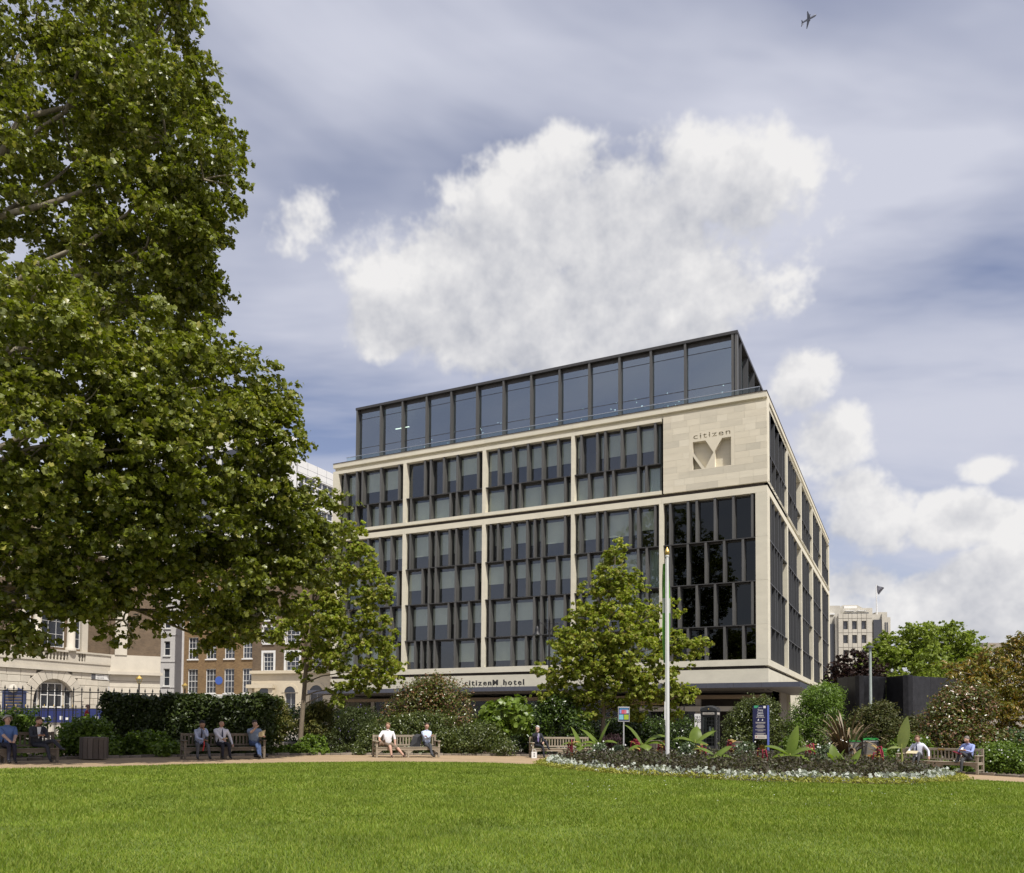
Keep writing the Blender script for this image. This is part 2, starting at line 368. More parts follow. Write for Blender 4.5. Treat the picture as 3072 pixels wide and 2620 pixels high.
# ------------------------------------------------------------------ the hotel
M['stone'] = mat('limestone', (.68,.635,.50), .85, .07, .8, 14, .15, objvar=.05, stretch=(1,1,2.2))
M['ashlar'] = mat('ashlar', (.665,.61,.475), .85, .06, 1.1, 18, .12, objvar=.15, stretch=(.6,.6,3))
M['dkmetal'] = mat('bronze_metal', (.075,.072,.068), .42, .12, 4, 50, .0, .35)
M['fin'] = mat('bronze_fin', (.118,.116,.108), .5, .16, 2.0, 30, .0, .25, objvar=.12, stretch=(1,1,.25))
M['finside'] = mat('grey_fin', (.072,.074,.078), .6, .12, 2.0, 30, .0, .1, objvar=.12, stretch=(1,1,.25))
M['groove'] = mat('dark_groove', (.06,.048,.04), .8, .1)
M['interior'] = mat('interior', (.10,.10,.095), .9, .1)
M['blind'] = mat('roller_blind', (.66,.67,.58), .9, .04, 1.5, 60, 0, objvar=.10)
M['glass'] = glass('window_glass', (.84,.87,.85), 2.05)
M['darkglass'] = glass('tinted_glass', (.10,.11,.10), 1.55, (.8,.85,.85))
M['pentglass'] = glass('penthouse_glass', (.5,.62,.66), 3.6, (.84,.93,1))
M['clear'] = glass('clear_glass', (.88,.93,.92), 1.45)
M['canopy'] = mat('canopy_metal', (.10,.105,.13), .45, .08, 3, 40, 0, .3)
M['soffit'] = mat('soffit_panel', (.12,.105,.09), .6, .1)
M['curtain'] = mat('net_curtain', (.45,.52,.47), .9, .15, 3, 20, 0, stretch=(9,9,.3))
HC = at(2303,1700,55.5)
hotel = thing('hotel', 'limestone hotel with dark fins, glazed rooftop storey and carved corner panel', 'building', (HC[0],HC[1],0), -YAW)
U1 = 37.72
def hp(name, m, x0,x1,y0,y1,z0,z1, b=0): return boxpart(name, m, hotel, x0,x1,y0,y1,z0,z1, b=b)
COLS = [(7.36,7.67),(14.36,14.64),(22.13,22.44),(29.85,30.17)]
ENDL = (37.1,U1)
BAY = [(.8,7.36),(7.67,14.36),(14.64,22.13),(22.44,29.85),(30.17,37.1)]
RD = .5                                                  # recess depth
SW = [(0,1.15),(10.35,10.9),(19.97,20.6),(29.65,30.35),(39.3,40.05),(48.85,50.1)]
SB = [(SW[i][1],SW[i+1][0]) for i in range(5)]
ROWS = [(20.75,23.83),(18.68,20.75),(14.61,17.70),(11.56,14.61),(8.49,11.56),(6.06,8.49)]
# front bands and piers, one stone length per bay
def band(z0,z1,y0,y1,first=0):
    cuts = [0,7.5,14.5,22.28,30,U1]
    for a, b in zip(cuts[first:-1], cuts[first+1:]): hp('stone_band', M['stone'], -b+.004, -a-.004, y0, y1, z0, z1)
    for a, b in zip([y1+.004]+[s[0]+.3 for s in SW[1:-1]], [s[0]+.3 for s in SW[1:-1]]+[50.1]):
        hp('stone_band', M['stone'], -RD, -y0, a+.004, b-.004, z0, z1)
band(24.42,24.80,0,2.4)                  # cornice
band(24.10,24.42,.32,1.2)                # recessed frieze
band(23.83,24.10,0,RD,1)
boxpart('stone_band', M['stone'], hotel, -RD,0,.26,10.6,23.83,24.10); 
for a, b in zip([s[0]+.3 for s in SW[1:-1]], [s[0]+.3 for s in SW[2:-1]]+[50.1]): pass
band(18.42,18.68,0,RD,1)
band(17.70,18.15,0,RD)
band(5.62,6.06,0,RD)
band(4.10,5.40,.06,.6)
hp('shadow_groove', M['groove'], -U1+.02,-.28,.22,.6,18.15,18.42); hp('shadow_groove', M['groove'], -.6,-.22,.61,50,18.15,18.42)
hp('shadow_groove', M['groove'], -U1+.02,-.28,.22,.6,5.40,5.62); hp('shadow_groove', M['groove'], -.6,-.22,.61,50,5.40,5.62)
hp('roof_membrane', M['groove'], -U1-.02,.03,-.03,50,24.80,24.85)
for a, b in COLS[1:]+[ENDL]: hp('stone_pier', M['stone'], -b,-a,.0,RD,18.683,23.827)
for a, b in COLS+[ENDL]: hp('stone_pier', M['stone'], -b,-a,.0,RD,6.063,17.697)
zz = [6.063,8.49,11.56,14.61,17.697]
for z0, z1 in zip(zz[:-1], zz[1:]):
    hp('stone_pier', M['stone'], -.8,0,.0,1.15,z0+.004,z1-.004)
for a, b in SW[1:]:
    hp('stone_pier', M['stone'], -RD,0,a,b,6.063,17.697); hp('stone_pier', M['stone'], -RD,0,a,b,18.683,23.827)
for z0,z1 in ((23.83,24.10),(18.42,18.68)):
    for a, b in zip([10.6,20.3,30,39.7],[20.3,30,39.7,50.1]): hp('stone_band', M['stone'], -RD,0,a+.006,b-.006,z0+.002,z1-.002)
boxpart('stone_band', M['stone'], hotel, -RD,0,.26,10.6,18.42,18.678)
hp('stone_pier', M['stone'], -RD,0,.26,1.15,18.683,23.827)
# corner panel of ashlar blocks with a carved logo block
rb = random.Random(3); RH = .4733
for k in range(12):
    z0 = 18.42+k*RH; spans = [(0,7.36)] if k < 3 or k > 8 else [(0,2.2),(5.45,7.36)]
    for a, b in spans:
        x = a
        while x < b-.01:
            l = rb.choice((.75,.95,1.2,1.5)); 
            if x == a and k%2: l *= .6
            e = x+l if b-(x+l) > .55 else b
            hp('ashlar_block', M['ashlar'], -e+.003,-x-.003, rb.uniform(0,.004),.25, z0+.003, z0+RH-.003); x = e
hp('panel_backing', M['groove'], -7.36,-.5,.62,1.0,18.42,24.10); hp('panel_backing', M['groove'], -7.36,-5.46,.27,.6,18.42,24.10); hp('panel_backing', M['groove'], -2.19,-.002,.27,.6,18.42,24.10)
def carved():
    cu = bpy.data.curves.new('carved','CURVE'); cu.dimensions = '2D'; cu.fill_mode = 'FRONT'; cu.extrude = .215; cu.resolution_u = 3
    tx = bpy.data.curves.new('t','FONT'); tx.body = 'citizen'; tx.size = .78; tx.space_character = 1.22; tx.offset = .008
    to = bpy.data.objects.new('t', tx); COL.objects.link(to); dg = bpy.context.evaluated_depsgraph_get()
    tm = bpy.data.meshes.new_from_object(to.evaluated_get(dg)); bpy.data.objects.remove(to)
    xs = [v.co.x for v in tm.vertices]; kx = 2.64/(max(xs)-min(xs)); x00 = min(xs)
    bm = bmesh.new(); bm.from_mesh(tm)
    loops = []; be = {e for e in bm.edges if e.is_boundary}
    while be:
        e = be.pop(); v = e.verts[0]; start = v; w = e.verts[1]; lp = [v]
        while w is not start:
            lp.append(w); nx = [q for q in w.link_edges if q in be]
            if not nx: break
            be.discard(nx[0]); w = nx[0].other_vert(w)
        loops.append([(-5.137+(p.co.x-x00)*kx, 22.135+p.co.y*.72) for p in lp])
    # drop the dots over the two i's (small, high, compact loops)
    keep = []
    for lp in loops:
        ys = [p[1] for p in lp]; xs_ = [p[0] for p in lp]
        if min(ys) > 22.46 and max(xs_)-min(xs_) < .2: continue
        keep.append(lp)
    polys = [[(-5.172,21.935),(-4.267,21.935),(-3.69,20.98),(-4.294,19.90),(-5.172,21.205)],
             [(-5.172,20.894),(-4.543,19.90),(-5.172,19.90)],
             [(-3.077,21.935),(-2.455,21.935),(-2.455,19.90),(-3.596,19.90),(-3.596,21.086)],
             [(-5.447,19.843),(-2.203,19.843),(-2.203,22.677),(-5.447,22.677)]]
    for lp in keep+polys:
        s = cu.splines.new('POLY'); s.points.add(len(lp)-1); s.use_cyclic_u = True
        for i, p in enumerate(lp): s.points[i].co = (p[0],p[1],0,1)
    o = bpy.data.objects.new('c', cu); COL.objects.link(o); dg = bpy.context.evaluated_depsgraph_get()
    me = bpy.data.meshes.new_from_object(o.evaluated_get(dg)); bpy.data.objects.remove(o)
    me.materials.clear(); me.materials.append(M['ashlar'])
    return me
inst('carved_logo_block', carved(), hotel, (0,.218,0), (math.pi/2,0,0))
hp('carving_back', M['ashlar'], -5.447,-2.203,.434,.55,19.843,21.98)
hp('carving_back', M['ashlar'], -5.447,-2.203,.10,.18,21.985,22.677)
# fins, ledges, panes, blinds
FB = {(5,1):[36.51,35.21,34.59,32.62,30.72],(5,2):[36.4,35.27,33.96,32.68,31.38],(5,3):[36.5,35.2,33.9,32.64,31.43],(5,4):[36.5,34.6,33.9,32.0,30.72],(5,5):[35.9,34.6,32.65,31.4],(5,6):[36.5,35.2,33.9,32.0,30.72],
 (4,1):[28.1,27.52,26.23,24.93,22.97],(4,2):[29.46,27.52,25.57,24.95,23.64],(4,3):[29.49,27.56,26.92,25.62,24.97,23.66],(4,4):[28.24,27.59,26.93,25.0,23.07],(4,5):[29.53,27.59,25.65,25.01,23.71],(4,6):[28.9,28.26,27.61,26.97,25.02,23.07],
 (3,1):[21.06,19.75,18.45,17.16,15.85],(3,2):[20.42,19.76,19.13,17.16,15.24],(3,3):[21.74,21.09,19.8,18.49,17.83,17.18,15.24],(3,4):[20.44,19.82,18.48,17.2,15.91],(3,5):[21.77,19.8,17.85,17.23,16.56,15.24],(3,6):[21.76,19.81,18.54,17.85,17.22,15.24],
 (2,1):[13.91,12.61,11.96,10.65,9.36,8.06],(2,2):[13.27,11.98,11.32,9.36,8.74],(2,3):[13.95,12.6,11.96,10.0,9.37,8.06],(2,4):[13.29,12.0,10.7,9.37,8.71],(2,5):[13.9,12.6,10.7,9.4,8.7],(2,6):[13.27,11.98,10.0,9.4,8.06],
 (1,3):[6.94,5.63,5.0,3.7,2.41,1.11],(1,4):[6.95,5.65,4.36,3.06,1.76],(1,5):[6.95,6.3,5.01,3.71,2.42,1.13],(1,6):[6.95,5.66,4.37,3.06,1.76]}
BL = {1:.38,2:.04,3:.36,4:.42,5:.42,6:.22}
FT = .165
finmesh = {}
for r, (z0,z1) in enumerate(ROWS,1):
    h = z1-z0-.05; finmesh[r] = MB().box(0,FT,0,RD-.04,0,h).mesh('fin', M['fin'])
sidefin = {}
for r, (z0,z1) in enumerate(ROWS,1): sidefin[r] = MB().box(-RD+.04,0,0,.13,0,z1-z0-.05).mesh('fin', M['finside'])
for b, (a0,a1) in enumerate(BAY,1):
    for r, (z0,z1) in enumerate(ROWS,1):
        if (b,r) not in FB: continue
        us = FB[(b,r)]
        if r not in (1,3): hp('ledge', M['dkmetal'], -a1+.003,-a0-.003,.02,RD,z1-.06,z1+.0)
        ze = z1-(.06 if r not in (1,3) else 0)
        for u in us: inst('fin', finmesh[r], hotel, (-u,.03,z0+.01))
        ed = [a1]+us+[a0]
        for k in range(len(ed)-1):
            x0 = -ed[k]+(FT if k else 0); x1 = -ed[k+1]
            if x1-x0 < .12: continue
            gm = M['darkglass'] if b == 1 else M['glass']
            p = boxpart('window_pane', gm, hotel, x0+.04,x1-.04,RD+.012,RD+.02,z0+.05,ze-.06)
            fr = MB(); fr.box(x0,x0+.045,RD-.03,RD+.05,z0,ze); fr.box(x1-.045,x1,RD-.03,RD+.05,z0,ze); fr.box(x0+.045,x1-.045,RD-.03,RD+.05,z0,z0+.05); fr.box(x0+.045,x1-.045,RD-.03,RD+.05,ze-.1,ze)
            fr.build('frame', M['dkmetal'], p)
            q = rb.random()
            if b == 1: continue
            curtain = (b == 2 and k == len(ed)-2 and r < 5)
            if curtain:
                m2 = MB(); nseg = 14; vv = []
                for j in range(nseg+1):
                    xx = x0+(x1-x0)*j/nseg; vv += [(xx,RD+.16+.03*(j%2),z0),(xx,RD+.16+.03*(j%2),ze)]
                m2.add(vv, [(2*j,2*j+2,2*j+3,2*j+1) for j in range(nseg)]); m2.build('curtain', M['curtain'], p)
            elif q < .93 and not (r == 1 and b == 4 and k < 3):
                dz = BL[r]*(z1-z0)*(1+(.25 if q < .12 else 0)); boxpart('roller_blind', M['blind'], p, x0+.03,x1-.03,RD+.12,RD+.13,z0+dz,ze-.3)
for b, (a0,a1) in enumerate(SB):
    for r, (z0,z1) in enumerate(ROWS,1):
        if r not in (1,3): hp('ledge', M['dkmetal'], -RD,-.02,a0+.003,a1-.003,z1-.06,z1)
        nf = 5; y = a0+rb.choice((.35,.65,1.0))
        for k in range(nf):
            inst('fin', sidefin[r], hotel, (-.03,y,z0+.01)); y += rb.choice((1.3,1.3,1.95,.98,1.95))*1.05
            if y > a1-.2: break
        hp('window_pane', M['glass'], -RD-.02,-RD-.012,a0,a1,z0+.02,z1-.1)
# interior: floors, back wall, partitions (dark rooms behind the panes)
for z in (24.0,20.75,18.3,14.61,11.56,8.49,5.75): hp('floor_slab', M['interior'], -U1+.05,-.62,RD+.25,49.5,z-.12,z-.02)
hp('back_wall', M['interior'], -U1+.05,-4.6,4.5,4.6,5.4,24)
hp('back_wall', M['interior'], -4.6,-4.5,4.6,49,5.4,24)
hp('end_wall', M['stone'], -U1,-U1+.3,.52,50,-.5,24.09); hp('end_wall', M['stone'], -U1+.3,-.52,49.7,50,-.5,24.4)
hp('roof_slab', M['groove'], -U1+.3,-.6,1.3,49.6,24.45,24.7)
# rooftop storey, set back 3 m
PU = [37.52,34.84,32.46,29.89,27.33,24.75,22.18,19.58,17.01,14.4,11.84,9.27,6.56,2.98]
py0 = 3.0; PZ0 = 24.86; PZ1 = 31.0
hp('roof_edge', M['dkmetal'], -37.58,-2.50,py0-.03,46,PZ1-.22,PZ1)
pf = MB().box(0,.17,0,.42,0,PZ1-.22-PZ0).mesh('mullion_fin', M['fin'])
for u in PU: inst('mullion_fin', pf, hotel, (-u,py0,PZ0))
hp('corner_post', M['fin'], -2.72,-2.54,py0+.02,py0+.45,PZ0,PZ1-.22)
for a, b in zip(PU[:-1], PU[1:]):
    x0, x1 = -a+.17, -b
    for k,(z0,z1) in enumerate(((PZ0,27.2),(27.23,29.93),(29.96,30.55))):
        hp('window_pane', M['pentglass'], x0,x1,py0+.36,py0+.37,z0,z1)
    for z in (27.2,29.93): hp('transom', M['dkmetal'], x0,x1,py0+.34,py0+.40,z,z+.035)
    hp('head_panel', M['dkmetal'], x0,x1,py0+.34,py0+.44,30.5,30.78)
for i in range(14):
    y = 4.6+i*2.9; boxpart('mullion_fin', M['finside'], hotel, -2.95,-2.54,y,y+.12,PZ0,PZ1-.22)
    hp('window_pane', M['pentglass'], -2.97,-2.96,y+.12 if i else py0+.5,y+2.9,PZ0,30.5)
hp('penthouse_floor', M['interior'], -37.4,-3.05,py0+.5,45.5,24.72,24.84)
hp('penthouse_ceiling', M['blind'], -37.4,-3.05,py0+.5,45.5,30.60,30.7)
hp('penthouse_core', M['interior'], -34,-8,11,40,24.86,30.55)
hp('end_wall', M['dkmetal'], -37.52,-37.4,py0+.45,45.5,24.86,30.75)
lamp = emis('tube_light', (1,.85,.6), 4)
hp('tube_light', lamp, -34.2,-32.7,4.6,4.68,29.0,29.06)
bulb = emis('bulb', (1,.95,.85), 6); bm_ = MB().lathe([(.001,-.03),(.028,0),(.001,.03)],6).mesh('pendant_bulb', bulb)
for u in (31.4,28.6,26,23.4,21,18.3,15.5,13.2,10.6,8,4.6):
    for k in range(5): inst('pendant_bulb', bm_, hotel, (-u+rb.uniform(-.6,.6), 5.2+rb.uniform(0,.8), 27.4+rb.uniform(-.5,1.0)))
# glass guard on the cornice
for a, b in zip([.6,7.5,14.5,22.3,30],[7.5,14.5,22.3,30,37.0]):
    hp('guard_glass', M['clear'], -b+.03,-a-.03,.95,.965,24.86,25.55)
hp('guard_rail', plain('steel_rail',(.45,.47,.48),.3,.8), -37.0,-.6,.93,.985,25.55,25.6)
# canopy
hp('canopy_fascia', M['canopy'], -U1,2.31,-3.0,-2.9,3.96,4.28); hp('canopy_fascia', M['canopy'], 2.31,2.41,-3.0,12,3.96,4.28)
for i in range(21): hp('canopy_joint', M['groove'], -36+i*1.8,-35.985+i*1.8,-3.004,-2.995,3.97,4.27)
hp('canopy_top', M['canopy'], -U1,2.31,-2.9,.3,4.2,4.262); hp('canopy_soffit', M['soffit'], -U1,2.31,-2.9,.3,3.97,4.03)
hp('canopy_top', M['canopy'], .02,2.31,.31,12,4.2,4.262); hp('canopy_soffit', M['soffit'], .02,2.31,.31,12,3.97,4.03)
# letters standing on the canopy, on short rods
M['letter'] = plain('letter_dark', (.03,.028,.028), .5)
def letters(txt, size, total, m, parent, loc, gap=.09, space=.32, name='letter', **k):
    ms = []; x = 0
    for ch in txt:
        if ch == ' ': x += space; continue
        me = text_mesh(ch, size, align='LEFT', **k); xs = [v.co.x for v in me.vertices]; w = max(xs)-min(xs)
        me.materials.clear(); me.materials.append(m); ms.append((me, x-min(xs))); x += w+gap
    kx = total/(x-gap)
    for me, xo in ms: inst(name, me, parent, (loc[0]+xo*kx, loc[1], loc[2]), (math.pi/2,0,0), (kx,1,1))
letters('citizenM hotel', .60, 5.1, M['letter'], hotel, (-22.34,-2.82,4.42), gap=.12, extrude=.05, bold=.012)
mb = MB()
for i in range(14): mb.box(-22.25+i*.385,-22.23+i*.385,-2.83,-2.81,4.265,4.42)
tag(mb.build('letter_rods', M['letter'], hotel), kind='stuff')
# ground floor under the canopy: shopfronts, beams, station sign
M['shopwood'] = mat('brown_beam', (.22,.16,.10), .6, .15, 2, 30, 0, stretch=(.3,1,3))
M['shopdark'] = mat('shop_interior', (.045,.035,.03), .9, .2)
M['shopwall'] = mat('shop_wall', (.30,.265,.22), .8, .1)
hp('fascia_beam', M['shopwood'], -U1,-.3,.9,1.3,3.35,3.62); hp('ceiling_strip', M['soffit'], -U1,-.3,.3,4,3.9,4.0)
for u in (0.5,4.9,9.6,14.4,19.2,24,28.8,33.6): hp('column_clad', M['shopwall'], -u-.35,-u,.95,1.3,-.5,3.35)
for a, b in ((4.9,9.6),(9.6,14.4),(14.4,19.2),(19.2,24),(24,28.8),(28.8,33.6)):
    for k in range(2):
        x0 = -b+k*(b-a-.35)/2; x1 = x0+(b-a-.35)/2
        p = hp('shop_pane', M['clear'], x0+.04,x1-.04,1.1,1.11,-.3 if k else 0,2.45)
        hp('transom_pane', M['clear'], x0+.04,x1-.04,1.1,1.11,2.62,3.35); hp('shop_frame', M['fin'], x0-.03,x0+.03,1.06,1.16,-.5,3.35)
    hp('shop_bar', M['fin'], -b,-a-.35,1.07,1.17,2.46,2.6)
M['signwhite'] = mat('sign_panel', (.52,.48,.41), .7, .06); M['ink'] = plain('ink', (.03,.03,.04), .6)
hp('sign_band', M['signwhite'], -9.4,-.9,.80,.86,2.46,2.82)
text_part('station_text','Station',.22, M['ink'], hotel, (-1.95,.79,2.56), align='LEFT', extrude=.004)
ring = MB(); nn_ = 20
for k in range(nn_):
    a0, a1 = 2*math.pi*k/nn_, 2*math.pi*(k+1)/nn_
    ring.add([(r*math.cos(a),0,r*math.sin(a)) for a in (a0,a1) for r in (.07,.115)], [(0,1,3,2)])
ring.add([(-.16,-.002,-.025),(.16,-.002,-.025),(.16,-.002,.025),(-.16,-.002,.025)], [(0,1,2,3)])
ring.build('roundel', M['ink'], hotel, loc=(-2.28,.79,2.64))
hp('name_board', mat('gold_board',(.30,.21,.08),.6), -10.6,-7.4,.70,.76,2.93,3.28)
text_part('name_board_text','TOWER HILL',.24, M['ink'], hotel, (-9.0,.69,3.02), extrude=.004, width=2.7)
hp('shop_back', M['shopdark'], -U1+.3,-.6,5.5,5.6,-.5,3.9); hp('shop_floor', M['shopwall'], -U1+.3,-.3,-3,5.5,-.44,-.36)
M['red'] = plain('red_goods', (.5,.03,.03), .5)
for i in range(26):
    u = rb.uniform(8,34); z = rb.choice((.3,.9,1.5,1.9)); boxpart('shop_display', rb.choice((M['red'],M['blind'],M['shopwall'])), hotel, -u,-u+rb.uniform(.2,.7),1.8,2.0,z,z+rb.uniform(.2,.5))
hp('side_wall', M['shopwall'], -.4,-.3,8,49,-.6,4.1); hp('side_wall', M['stone'], -.3,-.06,12,49.9,-.6,4.12)
# ------------------------------------------------------------------ buildings round the square
M['white'] = mat('white_paint', (.74,.73,.70), .6, .05); M['farglass'] = mat('dark_pane', (.03,.035,.045), .08, .1, spec=.8)
M['greypane'] = mat('grey_pane', (.06,.063,.072), .15, .1, spec=.8, objvar=.3)
M['render_'] = mat('pale_render', (.56,.54,.52), .85, .06); M['portland'] = mat('portland_stone', (.55,.505,.42), .85, .09, .7, 12, .15, objvar=.10)
M['stucco'] = mat('cream_stucco', (.62,.54,.40), .8, .05)
M['copper'] = mat('copper_roof', (.22,.36,.31), .7, .1); M['slate'] = mat('slate', (.10,.10,.11), .7, .15)
M['gold'] = mat('gilt', (.42,.29,.08), .4, .1, metal=.5); M['black'] = mat('black_iron', (.018,.018,.02), .5, .1); M['navy'] = mat('navy_paint', (.035,.045,.10), .5, .1)
def brick(name, c1, c2, mortar, sc=4.0):
    m, t, b, o = newmat(name); tcn = t.nodes.new('ShaderNodeTexCoord'); mp = t.nodes.new('ShaderNodeMapping'); t.links.new(tcn.outputs['Object'], mp.inputs[0]); mp.inputs['Rotation'].default_value = (math.pi/2,0,0)
    k = t.nodes.new('ShaderNodeTexBrick'); k.inputs['Scale'].default_value = sc; k.inputs['Color1'].default_value = rgb(c1); k.inputs['Color2'].default_value = rgb(c2); k.inputs['Mortar'].default_value = rgb(mortar); k.inputs['Mortar Size'].default_value = .015
    k.inputs['Brick Width'].default_value = .9; k.inputs['Row Height'].default_value = .3
    t.links.new(mp.outputs[0], k.inputs['Vector']); n = nois(t, tcn.outputs['Object'], .8, 4)
    t.links.new(mx_(t,.6,k.outputs['Color'],ramp(t,n,[(.3,(.72,.7,.68)),(.7,(1.2,1.2,1.2))]),'MULTIPLY'), b.inputs['Base Color']); b.inputs['Roughness'].default_value = .9; return m
M['brick1'] = brick('yellow_brick', (.235,.15,.065), (.17,.10,.045), (.24,.20,.14)); M['brick2'] = brick('brown_brick', (.165,.115,.07), (.115,.08,.05), (.19,.16,.12))
def wall_open(name, m, parent, x0,x1,z0,z1, ops, th=.35, y0=0):
    xs = sorted({x0,x1,*[v for o in ops for v in o[:2] if x0 < v < x1]}); mb = MB()
    for a, b in zip(xs[:-1], xs[1:]):
        c = (a+b)/2; bl = sorted([(max(o[2],z0),min(o[3],z1)) for o in ops if o[0] < c < o[1]]); z = z0
        for q0, q1 in bl+[(z1,z1)]:
            if q0 > z+.001: mb.box(a,b,y0,y0+th,z,q0)
            z = max(z,q1)
    return mb.build(name, m, parent)
def window(parent, x0,x1,z0,z1, nc=3, nr=4, y=.14, fm=None, gm=None, sill=True, fw=.06, bw=.028, surround=0, curtain=False):
    fm = fm or M['white']; gm = gm or M['farglass']
    fr = MB(); fr.box(x0,x0+fw,y-.05,y+.05,z0,z1); fr.box(x1-fw,x1,y-.05,y+.05,z0,z1); fr.box(x0+fw,x1-fw,y-.05,y+.05,z0,z0+fw); fr.box(x0+fw,x1-fw,y-.05,y+.05,z1-fw,z1)
    w = fr.build('window', fm, parent)
    boxpart('pane', gm, w, x0+fw,x1-fw,y+.012,y+.02,z0+fw,z1-fw)
    for i in range(1,nc): xx = x0+(x1-x0)*i/nc; boxpart('glazing_bar', fm, w, xx-bw/2,xx+bw/2,y-.02,y+.008,z0+fw,z1-fw)
    for i in range(1,nr): 
        zz_ = z0+(z1-z0)*i/nr; k = 1.9 if i*2 == nr else 1; boxpart('glazing_bar', fm, w, x0+fw,x1-fw,y-.027,y+.004,zz_-bw*k/2,zz_+bw*k/2)
    if sill: boxpart('sill', fm, w, x0-.08,x1+.08,-.1,y-.06,z0-.12,z0-.003)
    if surround: 
        s_ = MB(); s_.box(x0-surround,x0-.003,-.03,.1,z0,z1); s_.box(x1+.003,x1+surround,-.03,.1,z0,z1); s_.box(x0-surround,x1+surround,-.035,.1,z1+.003,z1+surround); s_.build('surround', fm, w)
    return w
def frame_at(name, label, P0, d, group=None):
    return thing(name, label, 'building', (P0[0],P0[1],0), math.atan2(d[1],d[0]), group)
# -- Georgian terraces
TP = (-33.6,82.2); TD = np.array([.970,-.243]); TD /= np.linalg.norm(TD)
def tx(x, y=2000): return on_plane(x,y,TP,TD)[0]
def tz(x, y): return on_plane(x,y,TP,TD)[1]
t1 = frame_at('brick_terrace_house', 'yellow brick terrace house with rows of white sash windows and a blue plaque', TP, TD)
cols = [(564,594),(618,648),(673,703),(728,756)]; ops = []
rows = [(tz(650,2080),tz(650,2007)),(tz(650,1977),tz(650,1911)),(tz(650,1872),tz(650,1814)),(tz(650,1790),tz(650,1748))]
for a, b in cols:
    for z0, z1 in rows: ops.append((tx(a),tx(b),z0,z1))
s0, s1 = tx(548), tx(757)
wall_open('wall', M['brick1'], t1, s0,s1,-.5,18.2,ops)
for o in ops: window(t1, *o, nc=3, nr=4)
boxpart('parapet', M['stucco'], t1, s0,s1,-.12,.4,18.21,18.6); boxpart('roof', M['slate'], t1, s0,s1,.4,9,17.5,18.2); boxpart('plinth', M['white'], t1, s0,s1,-.06,-.003,-.5,rows[0][0]-.13)
pl = MB(); pc = on_plane(657,2042,TP,TD); pl.prism([(.42*math.cos(k*math.pi/10),.42*math.sin(k*math.pi/10)) for k in range(20)], lambda a,b:(pc[0]+a,-.03,pc[1]+b), lambda a,b:(pc[0]+a,-.004,pc[1]+b)); pl.build('blue_plaque', plain('plaque_blue',(.06,.12,.40),.4), t1)
boxpart('downpipe', M['render_'], t1, s0-.05,s0+.12,-.12,-.004,-.5,18)
t2 = frame_at('stucco_fronted_house', 'brown brick house with cream stucco ground floor and arched openings', TP, TD)
s2 = tx(1060); zc = tz(850,2014)
ops = [(tx(a),tx(b),z0,z1) for a,b in ((790,820),(858,897),(943,973),(1010,1040)) for z0,z1 in ((tz(850,2012),tz(850,1958)),(tz(850,1930),tz(850,1880)),(tz(850,1860),tz(850,1815)))]
wall_open('wall', M['brick2'], t2, s1+.01,s2,zc,17,ops)
for o in ops: window(t2, *o, nc=3, nr=4, surround=.22)
aops = [(tx(779),tx(815),-.5,tz(800,2083)),(tx(857),tx(890),.9,tz(870,2078)),(tx(932),tx(972),.9,tz(950,2078))]
wall_open('stucco_front', M['stucco'], t2, s1+.01,s2,-.5,zc-.003,[(o[0],o[1],o[2],o[3]) for o in aops], y0=-.15, th=.5)
for o in aops:
    cx, r = (o[0]+o[1])/2, (o[1]-o[0])/2; n = 9
    for k in range(n):
        a0, a1 = math.pi*k/n, math.pi*(k+1)/n
        MB().prism([(cx+q*math.cos(a),o[3]+q*math.sin(a)) for a,q in ((a0,r),(a0,r+.3),(a1,r+.3),(a1,r))], lambda a,b:(a,-.2,b), lambda a,b:(a,-.153,b)).build('voussoir', M['stucco'], t2)
    MB().prism([(cx+r*math.cos(math.pi*k/12),o[3]+r*math.sin(math.pi*k/12)) for k in range(13)], lambda a,b:(a,-.152,b), lambda a,b:(a,-.16,b)).build('fanlight', M['farglass'], t2)
    window(t2, *o, nc=2, nr=3, y=.1, sill=False)
boxpart('cornice', M['stucco'], t2, s1,s2,-.45,-.155,zc-.25,zc+.05); boxpart('porch_hood', M['stucco'], t2, tx(757),tx(836),-1.1,-.46,zc-1.7,zc-1.35); boxpart('porch_pier', M['stucco'], t2, tx(820),tx(834),-.9,-.46,-.5,zc-1.7); boxpart('porch_pier', M['stucco'], t2, tx(760),tx(772),-.9,-.46,-.5,zc-1.7)
boxpart('roof', M['slate'], t2, s1,s2,.4,9,16.6,17.1)
# -- pale rendered block between
GP = (float(at(360,2000,86)[0]),86.); GD = np.array([1.,-.03]); GD /= np.linalg.norm(GD)
def gx(x): return on_plane(x,2000,GP,GD)[0]
def gzz(y): return on_plane(450,y,GP,GD)[1]
t3 = frame_at('rendered_block', 'pale grey rendered block with plain narrow windows beside the brick terrace', GP, GD)
ops = [(gx(a),gx(b),gzz(y1),gzz(y0)) for a,b in ((449,467),(491,509)) for y0,y1 in ((2006,2058),(1924,1967),(1846,1885),(1768,1806))]
strip = [(gx(366),gx(388),gzz(2058),gzz(1700))]
wall_open('wall', M['render_'], t3, gx(362),gx(546),-.5,22,ops+strip)
for o in ops: window(t3, *o, nc=1, nr=2, sill=True)
window(t3, *strip[0], nc=2, nr=12, sill=False, bw=.09)
for y in (1985,2062,1905,1830): boxpart('string_course', M['render_'], t3, gx(425),gx(545),-.06,-.003,gzz(y)-.05,gzz(y)+.05)
boxpart('roof', M['slate'], t3, gx(362),gx(546),.3,9,21.6,22.1)
